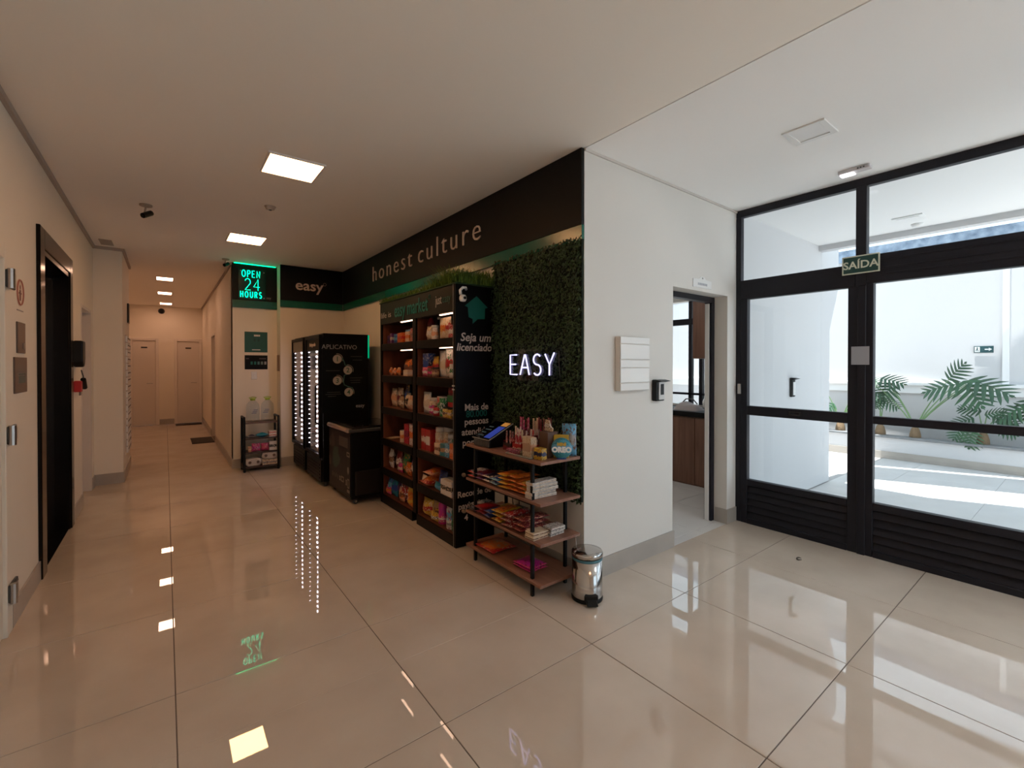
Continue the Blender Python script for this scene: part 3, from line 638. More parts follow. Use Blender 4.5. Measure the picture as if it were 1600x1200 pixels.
text('letter', 'easy', .215, (1.765, -.034, 2.715), RY, BEIGE, fb, .005, bold=.003, fit=.40, split=True)
MB().tube([(1.985+.022*math.cos(a*PI/8), -.033, 2.765+.022*math.sin(a*PI/8)) for a in range(16)], .004, 6, closed=True).build('degree_ring', mat('dim_beige', (.25, .2, .17), .5), fb)
fc = thing('shop_fascia', 'black fascia panel behind the green neon sign', 'sign', (0, OY, 0))
B(HX-.002, NX, -.03, -.001, 2.465, CZ-.002).build('board', BLACKM, fc, .002)
B(HX-.002, NX, -.026, -.001, 2.355, 2.465).build('green_band', GREEN, fc, .001)
text('small_logo', 'easy', .05, (1.235, -.032, 2.52), RY, mat('dim_beige', (0, 0, 0)), fc, .001)
B(HX+.02, NX-.02, -.044, -.03, CZ-.009, CZ-.003).build('top_light_strip', glow('green_top_light', (.0, 1.0, .30), 5.0), fc)
# neon lettering
def arc(cx, cy, rx, ry, a0, a1, n=14): return [(cx+rx*math.cos(math.radians(a0+(a1-a0)*i/n)), cy+ry*math.sin(math.radians(a0+(a1-a0)*i/n))) for i in range(n+1)]
GLY = {
 'O': [arc(.36, .5, .36, .5, 0, 360, 22)],
 'P': [[(0, 0), (0, 1), (.3, 1)]+arc(.3, .75, .25, .25, 90, -90, 10)+[(.0, .5)]],
 'E': [[(.52, 1), (0, 1), (0, 0), (.55, 0)], [(0, .52), (.45, .52)]],
 'N': [[(0, 0), (0, 1), (.62, 0), (.62, 1)]],
 'H': [[(0, 0), (0, 1)], [(.6, 0), (.6, 1)], [(0, .52), (.6, .52)]],
 'U': [[(0, 1), (0, .32)]+arc(.3, .32, .3, .32, 180, 360, 10)+[(.6, 1)]],
 'R': [[(0, 0), (0, 1), (.3, 1)]+arc(.3, .75, .25, .25, 90, -90, 10)+[(.05, .5)], [(.25, .5), (.58, 0)]],
 'S': [arc(.28, .75, .26, .25, 40, 270, 12)+arc(.28, .25, .27, .25, 90, -140, 12)],
 '2': [arc(.3, .7, .3, .3, 160, -20, 12)+[(.02, 0), (.62, 0)]],
 '4': [[(.5, 0), (.5, 1), (0, .3), (.68, .3)]],
 'A': [[(-.05, 0), (.3, 1), (.36, 1), (.66, 0)], [(.1, .36), (.55, .36)]],
 'Y': [[(0, 1), (.3, .5), (.62, 1.05)], [(.3, .5), (.3, 0)]]}
def neon_word(parent, word, x0, y0, h, wsc, gap, pos, right, m, r):
    M = frame_matrix(pos, right)
    for ch in word:
        mb = MB()
        for st in GLY[ch]:
            pts = []
            for a, b in zip(st[:-1], st[1:]):
                pts += [a]
            pts.append(st[-1])
            mb.tube([(x0+p[0]*h*wsc, y0+p[1]*h, 0) for p in pts], r, 7)
        mb.xf(M).build('neon_letter', m, parent, smooth=True)
        x0 += (max(p[0] for st in GLY[ch] for p in st))*h*wsc+gap
NEONG = glow('neon_green', (.0, 1.0, .50), 3.4)
ng = thing('neon_sign', 'glowing green neon sign reading OPEN 24 HOURS', 'neon sign', (1.03, OY-.03, 2.70))
panel('acrylic_back', (0, -.006, 0), RY, .36, .44, .004, mat('dark_acrylic', (.006, .03, .025), .15), ng, .002)
neon_word(ng, 'OPEN', -.135, .105, .095, .62, .028, (0, -.025, 0), RY, NEONG, .0048)
neon_word(ng, '24', -.098, -.085, .165, .70, .04, (0, -.025, 0), RY, NEONG, .0042)
neon_word(ng, 'HOURS', -.155, -.195, .085, .58, .030, (0, -.025, 0), RY, NEONG, .0048)
for x in (-.15, .15):
    for z in (-.19, .19): MB().tube([(x, 0, z), (x, -.014, z)], .007, 8).build('standoff', STEEL, ng)
NEONP = glow('neon_violet', (.62, .58, 1.0), 1.8)
ne = thing('neon_sign', 'white violet neon sign reading EASY on the leaf wall', 'neon sign', (2.205, 2.625, 1.512))
panel('acrylic_back', (.012, 0, 0), RX, .62, .24, .004, glass('acrylic', (.9, .9, .95)), ne)
neon_word(ne, 'EASY', -.275, -.075, .155, 1.02, .047, (0, 0, 0), RX, NEONP, .006)
MB().tube([(.01, -.29, -.08), (.0, -.292, .0), (.01, -.28, .1)], .003, 6).build('cable', DARKG, ne)
# posters on the narrow wall
e = thing('green_poster', 'square dark green poster on the narrow wall', 'poster', (1.08, OY, 1.852))
panel('sheet', (0, 0, 0), RY, .30, .305, .006, mat('poster_green', (.004, .075, .055), .4), e, .001)
for k, (x, w_) in enumerate(((-.02, .018), (.0, .018), (.02, .018), (.042, .018))): panel('heading_print', (x, -.006, .098), RY, w_, .026, .001, WHITEPR, e)
panel('footer_print', (.0, -.006, -.115), RY, .11, .012, .001, WHITEPR, e)
for k in range(2): panel('dark_print', (-.02+k*.05, -.006, .03), RY, .025, .04, .001, mat('poster_dark', (.003, .045, .033), .5), e)
e = thing('dark_banner', 'wide black notice panel below the green poster', 'sign', (1.08, OY, 1.55))
panel('sheet', (0, 0, 0), RY, .30, .21, .006, BLACK, e, .001)
panel('print_line', (-.115, -.006, .055), RY, .04, .012, .001, mat('dim_print', (.14, .10, .09), .6), e)
panel('print_line', (.085, -.006, .055), RY, .09, .012, .001, mat('dim_print', (0, 0, 0)), e)
for k in range(5): panel('icon', (-.06+k*.045, -.006, -.01+(.0)), RY, .028, .045, .001, [TEAL, TEAL, mat('icon_b', (.06, .16, .15), .5), mat('icon_c', (.14, .2, .18), .5), mat('icon_d', (.3, .3, .28), .5)][k], e)
e = thing('light_switch', 'white light switch under the black notice panel', 'switch', (1.05, OY, 1.355))
panel('plate', (0, 0, 0), RY, .075, .115, .01, WHITEPL, e, .003)
panel('rocker', (0, -.01, 0), RY, .03, .05, .004, WHITEPL, e, .002)
tag(B(NX-.02, NX, 7.50, 7.60, 1.42, 1.66).build('wall_panel_box', mat('brown_plate', (.20, .14, .11), .4), None, .003), 'slim brown plate on the wall corner beside the coolers', 'wall plate')

# ------------------------------------------------------------------ drink coolers
LEDC = glow('cooler_led_and_reflection', (1.0, .86, .98), 16.0)
WIRE = mat('cooler_shelf', (.55, .5, .48), .35, metal=.6)
CIN = mat('cooler_inside', (.42, .36, .30), .5)
def cooler(label, y0, y1, header):
    w = y1-y0
    t = thing('drink_cooler', label, 'cooler', (1.5, (y0+y1)/2, 0), -PI/2)       # local -Y looks to the corridor, local X runs towards the camera
    h, dp = 1.905, .62
    a, b = -w/2, w/2
    MB().box(a, a+.045, .05, dp, .06, h).box(b-.045, b, .05, dp, .06, h).box(a+.045, b-.045, .05, dp, h-.05, h).box(a+.045, b-.045, dp-.04, dp, .06, h-.05).box(a+.045, b-.045, .05, dp, .06, .34).build('cabinet', BLACK, t, .004)
    MB().box(a+.045, a+.055, .06, dp-.04, .34, h-.05).box(b-.055, b-.045, .06, dp-.04, .34, h-.05).box(a+.05, b-.05, dp-.05, dp-.04, .34, h-.05).build('inner_lining', CIN, t)
    dr = MB().box(a+.01, a+.05, 0, .045, .36, h-.02).box(b-.05, b-.01, 0, .045, .36, h-.02).box(a+.05, b-.05, 0, .045, h-.06, h-.02).box(a+.05, b-.05, 0, .045, .36, .40).build('door', BLACK, t, .003)
    B(a+.05, b-.05, .018, .026, .40, h-.06).build('pane', PANEC, dr)
    MB().tube([(b-.03, 0, .78), (b-.03, -.035, .80), (b-.03, -.035, 1.25), (b-.03, 0, 1.27)], .010, 8).build('handle', BLACKPL, dr)
    B(a+.06, b-.06, .012, .018, h-.21, h-.065).build('header_panel', BLACKM if header else mat('cooler_header', (.20, .16, .11), .35), dr)
    if header: text('header_lettering', header, .062, (0, .0105, h-.135), (1, 0, 0), BEIGE, dr, .0008, bold=.001)
    B(a+.02, b-.02, .02, .05, .06, .33).build('grille_panel', BLACKPL, t, .004)
    for k in range(5): B(a+.06, b-.06, .012, .02, .10+k*.04, .118+k*.04).build('vent_slat', BLACKPL, t)
    for sx in (a+.06, b-.06):
        for sy in (.09, dp-.06): MB().lathe([(.02, 0), (.024, .02), (.012, .06)], 10, (sx, sy, 0)).build('foot', DARKG, t)
    n = 20; z0 = .44
    MB().box(.01, .085, .058, .075, .40, h-.06).build('reflection_column', CIN, t)  # column and its glowing cells stand in for a reflection in the door
    for k in range(n):
        z = z0+k*.064
        if k % 4 == 0:
            MB().box(a+.056, b-.056, .09, .098, z, z+.012).box(a+.056, b-.056, .09, dp-.06, z+.001, z+.004).build('shelf', WIRE, t)
        m_ = MB().box(.028, .062, .045, .058, z+.016, z+.036).build('reflection_cell', LEDC, t)  # glowing cell imitating the reflected interior light
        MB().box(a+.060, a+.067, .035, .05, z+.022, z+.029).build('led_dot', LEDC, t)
    return t
c1 = cooler('nearer black drink cooler with lit glass door and app steps panel', 5.85, 6.58, 'Refrigerado')
c2 = cooler('farther black drink cooler with lit glass door in the corner', 6.66, 7.39, None)
# printed panel on the side of the nearer cooler (facing -Y)
SD = thing('app_panel', 'black panel with steps one to four on the cooler side', 'poster', (0, 5.849, 0))
panel('sheet', (1.80, 0, 1.385), RY, .53, .94, .004, mat('poster_black', (.004, .005, .005), .4, spec=.15), SD, .001)
text('heading', 'APLICATIVO', .078, (1.745, -.0045, 1.735), RY, mat('print_grey', (.32, .31, .30), .6), SD, .0004)
DISC = mat('step_disc', (.45, .40, .34), .6); STEPG = mat('step_green', (.02, .10, .06), .6); LINK = mat('step_link', (.05, .16, .13), .6)
steps = [(1.715, 1.585), (1.845, 1.445), (1.715, 1.315), (1.855, 1.165)]
mb = MB().tube([(1.775, -.0045, 1.60), (1.80, -.0045, 1.55), (1.81, -.0045, 1.51), (1.85, -.0045, 1.50)], .006, 6).tube([(1.83, -.0045, 1.39), (1.80, -.0045, 1.38), (1.79, -.0045, 1.30), (1.80, -.0045, 1.26), (1.85, -.0045, 1.235), (1.90, -.0045, 1.22), (1.915, -.0045, 1.17)], .006, 6)
mb.build('connector', LINK, SD)
for k, (x, z) in enumerate(steps):
    o = MB().lathe([(.055, 0), (.055, .002)], 24).xf(Matrix.Translation((x, -.004, z)) @ Matrix.Rotation(PI/2, 4, 'X')).build('step_disc', DISC, SD)
    text('step_number', str(k+1), .085, (x, -.0068, z-.002), RY, STEPG, o, .0004, bold=.001)
    MB().tube([(x+.068*math.cos(a), -.0045, z+.068*math.sin(a)) for a in [math.radians(q) for q in range(-20, 101, 12)]], .003, 5).build('step_ring', DISC, o)
for (x, z, w_) in ((1.955, 1.62, .15), (1.965, 1.575, .12), (1.66, 1.44, .17), (1.95, 1.345, .16), (1.94, 1.315, .13), (1.94, 1.285, .12), (1.67, 1.17, .16), (1.665, 1.145, .19), (1.65, 1.12, .10)):
    panel('text_line', (x, -.004, z), RY, w_, .006, .001, mat('faint_line', (.07, .075, .07), .6), SD)
text('small_logo', 'easy', .065, (2.0, -.0045, .985), RY, mat('print_grey', (0, 0, 0)), SD, .0004, bold=.001)
tag(B(2.105, 2.118, 5.835, 5.85, 1.60, 1.90).build('green_glow_bar', glow('green_strip', (.0, 1.0, .42), .35), None), 'thin green glowing bar at the rear edge of the nearer cooler', 'light strip')  # weakly glowing green bar drawn where the edge glints

# ------------------------------------------------------------------ chest freezer
fz = thing('chest_freezer', 'black chest freezer on castors with printed front', 'freezer', (1.58, 5.32, 0), -PI/2)
a, b, dp = -.41, .41, .62
B(a, b, 0, dp, .055, .775).build('body', BLACK, fz, .012, seg=2)
B(a-.008, b+.008, -.012, dp, .775, .815).build('rim', DARKG, fz, .010, seg=2)
MB().tube([(a+.06, -.016, .80), (b-.04, -.016, .80)], .026, 10).build('front_handle_bar', mat('brushed_bar', (.42, .30, .22), .35, metal=.5), fz)
B(a+.02, b-.02, .02, dp-.03, .815, .828).build('lid_frame', BLACKPL, fz, .004)
B(a+.05, 0, .05, dp-.06, .828, .834).build('sliding_lid', mat('dark_glass', (.008, .008, .009), .06), fz)
B(0, b-.05, .05, dp-.06, .830, .838).build('sliding_lid', mat('dark_glass', (0, 0, 0)), fz)
B(a+.03, b-.01, -.006, 0, .09, .76).build('graphic_sheet', mat('freezer_print', (.010, .008, .0075), .42, spec=.2), fz)
GR = [mat('graphic_brown', (.055, .03, .025), .5), mat('graphic_green', (.012, .05, .038), .5), mat('graphic_cream', (.30, .24, .20), .5), mat('graphic_grey', (.09, .075, .065), .5)]
def blob(x, z, w, h, m, seed):
    r = random.Random(seed); n = 12
    MB().add([(x+w*math.cos(2*PI*k/n)*r.uniform(.7, 1.1), -.0075, z+h*math.sin(2*PI*k/n)*r.uniform(.7, 1.1)) for k in range(n)], [tuple(range(n))]).build('graphic_shape', m, fz)
blob(-.24, .62, .10, .09, GR[0], 1); blob(-.10, .44, .15, .15, GR[1], 2); blob(-.33, .60, .04, .06, GR[3], 3); blob(-.34, .38, .05, .08, GR[0], 4); blob(.335, .36, .03, .045, GR[2], 5)
for k in range(7): B(.02+k*.045, .045+k*.045, -.0078, -.006, .60, .71).build('graphic_stripe', GR[3], fz)
for k in range(5): B(-.25+k*.05, -.225+k*.05, -.0078, -.006, .20+.01*(k % 2), .26-.01*(k % 3)).build('graphic_mark', GR[3], fz)
for (x0, x1, z0, z1) in ((.02, .07, .20, .25), (.09, .18, .20, .26), (.25, .29, .19, .25), (.31, .37, .17, .27), (.29, .385, .51, .56), (.30, .38, .12, .15)):
    MB().box(x0, x1, -.0078, -.006, z1-.012, z1).box(x0, x1, -.0078, -.006, z0, z0+.012).box(x0, x0+.012, -.0078, -.006, z0, z1).box(x1-.012, x1, -.0078, -.006, z0, z1).build('graphic_mark', GR[2], fz)
B(b, b+.03, .04, dp-.02, .10, .36).build('motor_cover', mat('dark_steel', (.014, .011, .010), .42, spec=.25), fz, .012, seg=2)
for sx in (a+.06, b-.04):
    for sy in (.06, dp-.08):
        c = MB().tube([(sx-.012, sy, .027), (sx+.012, sy, .027)], .027, 14).build('castor', DARKG, fz)
        MB().tube([(sx+.012, sy, .027), (sx+.015, sy, .027)], .015, 10).build('castor_hub', CHROME, c)

# ------------------------------------------------------------------ products (local: width X, front -Y, base z=0)
def q_carton(w, d_, h, m, m2=None, lying=False):
    def f(t):
        B(-w/2, w/2, -d_/2, d_/2, 0, h).build('carton', m, t, .003)
        if m2:
            B(-w*.40, w*.40, -d_/2-.0012, -d_/2, h*.28, h*.68).build('label_panel', m2, t)
        MB().box(-w/2+.003, w/2-.003, -d_*.10, d_*.10, h, h+.0015).build('top_flap', m, t)
    return f
def pouch_mb(w, d_, h, seed=0, nx=8, nz=10):
    r = random.Random(seed); mb = MB(); ph = r.uniform(0, 6)
    for s in (-1, 1):
        o = len(mb.v)
        for j in range(nz+1):
            v = j/nz
            for i in range(nx+1):
                u = i/nx-.5
                e = max(0, math.sin(PI*min(1, max(0, (v-.05)/.9))))**.6*max(0, 1-(2*abs(u))**2.6)
                cr = 1+.22*math.sin(9*u+ph+5*v)*math.sin(6*v+ph)
                ww = w*(1-.07*math.sin(PI*v)+.02*math.sin(17*v+ph)*(v > .9))
                mb.v.append((u*ww, s*(.0012+d_/2*e*cr), h*v))
        for j in range(nz):
            for i in range(nx):
                q = (o+j*(nx+1)+i, o+j*(nx+1)+i+1, o+(j+1)*(nx+1)+i+1, o+(j+1)*(nx+1)+i)
                mb.f.append(q if s < 0 else q[::-1])
    N = (nx+1)*(nz+1)
    ring = [i for i in range(nx+1)]+[j*(nx+1)+nx for j in range(1, nz+1)]+[nz*(nx+1)+i for i in range(nx-1, -1, -1)]+[j*(nx+1) for j in range(nz-1, 0, -1)]
    for k in range(len(ring)):
        p, q = ring[k], ring[(k+1) % len(ring)]; mb.f.append((q, p, p+N, q+N))
    return mb
def q_pouch(w, d_, h, m, m2=None, lying=False):
    def f(t):
        mb = pouch_mb(w, d_, h, rnd.randrange(999))
        if lying: mb.xf(Matrix.Translation((0, -h/2, d_/2)) @ Matrix.Rotation(-PI/2, 4, 'X'))
        mb.build('pouch', m, t, smooth=True)
        if m2:
            s = MB().box(-w*.49, w*.49, -.002, .002, h*.945, h*1.0)
            if lying: s.xf(Matrix.Translation((0, -h/2, d_/2)) @ Matrix.Rotation(-PI/2, 4, 'X'))
            s.build('seal', m2, t)
    return f
def q_bottle(r, h, m, cap, lab=None):
    def f(t):
        MB().lathe([(r*.92, 0), (r, h*.03), (r, h*.30), (r*.90, h*.36), (r*.95, h*.45), (r, h*.62), (r*.8, h*.74), (r*.38, h*.86), (r*.36, h*.92)], 16).build('bottle', m, t, smooth=True)
        MB().lathe([(r*.42, h*.90), (r*.42, h*.99), (r*.36, h)], 14).build('cap', cap, t, smooth=True)
        if lab: MB().lathe([(r*1.01, h*.08), (r*1.02, h*.30)], 16).build('label_band', lab, t, smooth=True)
    return f
def q_jar(r, h, m, lid, lab=None):
    def f(t):
        MB().lathe([(r*.94, 0), (r, h*.05), (r, h*.74), (r*.86, h*.83)], 16).build('jar', m, t, smooth=True)
        MB().lathe([(r*.92, h*.83), (r*.94, h*.98), (r*.90, h)], 16).build('lid', lid, t, smooth=True)
        if lab: MB().lathe([(r*1.01, h*.16), (r*1.01, h*.62)], 16).build('label_band', lab, t, smooth=True)
    return f
def q_can(r, h, m, top):
    def f(t):
        MB().lathe([(r*.95, 0), (r, h*.02), (r, h*.96), (r*.96, h*.98)], 18).build('can', m, t, smooth=True)
        MB().lathe([(r*1.0, h*.965), (r*1.01, h*.985), (r*1.0, h), (r*.9, h*.99)], 18).build('rim', top, t, smooth=True)
    return f
# colour words -> linear colours
K = dict(red=(.36, .012, .014), darkred=(.14, .008, .014), orange=(.55, .13, .015), yellow=(.55, .33, .03), cream=(.58, .45, .32), white=(.62, .57, .53), blue=(.015, .055, .26),
         navy=(.012, .016, .07), teal=(.01, .20, .26), sky=(.10, .30, .48), green=(.012, .16, .045), dgreen=(.008, .06, .03), purple=(.11, .025, .14), pink=(.52, .03, .16), magenta=(.42, .015, .22),
         brown=(.11, .038, .02), tan=(.38, .22, .12), black=(.014, .012, .012), grey=(.25, .23, .22), peach=(.58, .28, .16))
def pm(a, b=None, c=None): return pack(K[a], K[b or a], K[c or b or a])
# ------------------------------------------------------------------ market cabinet
CX, CY0, CY1, CH = 1.891, 3.23, 4.865, 2.18
DEP = SX-.004-CX
cb = thing('market_cabinet', 'tall black market shelf unit reading easy market with wood inside', 'shelf unit', (CX, CY0, 0))
WC = CY1-CY0
B(0, DEP, 0, .035, 0, CH).build('side_panel', BLACK, cb, .002)
B(0, DEP, WC-.03, WC, 0, CH).build('side_panel', BLACK, cb, .002)
B(DEP-.015, DEP, .035, WC-.03, .08, CH).build('back_panel', WOODC, cb)
B(0, DEP-.015, .745, .815, .095, 1.955).build('divider', BLACK, cb, .002)
for y0, y1 in ((.035, .047), (.733, .745), (.815, .827), (WC-.042, WC-.03)): B(.02, DEP-.015, y0, y1, .095, 1.955).build('inner_lining', WOODC, cb)
B(0, DEP-.015, .035, WC-.03, 1.955, CH).build('header', mat('header_black', (.010, .011, .009), .45, spec=.2), cb, .002)
B(-.004, 0, .03, .037, 0, CH).build('edge_trim', STEEL, cb)
B(-.003, 0, .037, WC-.03, 1.953, 1.958).build('header_trim', ELEVM, cb)
SHZ = [1.74, 1.398, 1.055, .712, .39, .098]
for z in SHZ[:-1]:
    for y0, y1 in ((.047, .733), (.827, WC-.042)):
        s = B(0, DEP-.015, y0, y1, z-.075, z).build('shelf', BLACK, cb, .002)
        B(.012, DEP-.02, y0+.004, y1-.004, z, z+.003).build('shelf_liner', WOODC, s)
for y0, y1 in ((.047, .733), (.827, WC-.042)):
    s = B(.0, DEP-.015, y0, y1, .0, .095).build('plinth', BLACK, cb, .002)
    B(.012, DEP-.02, y0+.004, y1-.004, .095, .098).build('shelf_liner', WOODC, s)
LEDB = glow('shelf_led', (1.0, .62, .42), 5.5)
for z in (1.955, 1.665):
    for y0, y1 in ((.06, .33), (.84, 1.16)):
        f = B(.03, .05, y0, y1, z-.007, z).build('led_bar', LEDB, cb)
        B(.028, .052, y0-.006, y0, z-.009, z).build('led_end_cap', WHITEPL, f)
HC = mat('header_teal', (.0, .15, .125), .45); HW = mat('header_white', (.42, .38, .34), .5)
text('lettering', 'easy market', .20, (-.004, .858, 2.065), RX, HC, cb, .002, fit=.75, bold=.001)
MB().tube([(-.003, .455-.016*math.cos(a*PI/6), 2.125+.018*math.sin(a*PI/6)) for a in range(12)], .0025, 5, closed=True).build('degree_ring', HC, cb)
text('lettering', 'life is', .085, (-.003, 1.465, 2.045), RX, HW, cb, .001, fit=.27)
text('lettering', 'just', .115, (-.003, .285, 2.075), RX, HW, cb, .001, fit=.11)
text('lettering', 'easy', .10, (-.003, .145, 2.075), RX, mat('header_dim', (.01, .07, .06), .45), cb, .001, fit=.145)
# side panel graphics (facing -Y)
SP = -.0015
TE = mat('house_teal', (0, .115, .09), .5); SW = mat('side_white', (.62, .52, .45), .6)
MB().prism([(.205, SP, 2.095), (.32, SP, 2.005), (.292, SP, 1.995), (.287, SP, 1.905), (.215, SP, 1.90), (.165, SP, 1.858), (.165, SP, 1.90), (.125, SP, 1.912), (.118, SP, 1.995), (.088, SP, 2.005)], (0, .0012, 0)).build('house_emblem', TE, cb)
def shear(o, k=.18):
    for v in o.data.vertices: v.co.x += k*(v.co.z-1.7)
def sidetext(s, size, x, z, m=SW, bold=.0015, xs=1.0, it=False):
    o = text('side_lettering', s, size, (x, SP, z), RY, m, cb, .0005, bold=bold, xs=xs)
    if it: shear(o)
    return o
sidetext('Seja um', .098, .195, 1.742, it=True); sidetext('licenciado', .088, .195, 1.658, it=True)
for s, z, m in (('Mais de', 1.155, SW), ('80.000', 1.098, TE), ('pessoas', 1.035, SW), ('atendidas', .950, SW), ('por', .862, SW)):
    sidetext(s, .078, .205 if s != 'por' else .12, z, m)
for s, z in (('Recorde de', .435), ('payback de', .335), ('4', .235)): sidetext(s, .072, .185 if s != '4' else .10, z)
for z in (1.35, .62): MB().tube([(.10, WC, z-.07), (.10, WC+.03, z-.06), (.10, WC+.03, z+.06), (.10, WC, z+.07)], .012, 8).build('side_handle', BLACKPL, cb)
for (yy, zz_) in ((.016, 1.34), (.016, 1.31)): B(-.008, 0, yy-.012, yy+.03, zz_-.006, zz_+.006).build('lock_plate', CHROME, cb)
sc = thing('shelf_camera', 'round white camera clipped to the cabinet top corner', 'security camera', (CX+.05, CY0-.004, 2.09))
MB().lathe([(.001, -.03), (.022, -.026), (.030, -.01), (.030, .01), (.022, .026), (.001, .03)], 16).xf(Matrix.Translation((0, -.03, -.03))).build('body', WHITEPL, sc, smooth=True)
MB().tube([(-.015, -.02, 0), (-.02, -.02, .035), (.005, -.02, .060), (.035, -.015, .062), (.05, 0, .05)], .012, 8).build('bracket', WHITEPL, sc, smooth=True)
MB().tube([(0, -.058, -.03), (0, -.064, -.03)], .012, 10).build('lens', BLACKPL, sc)

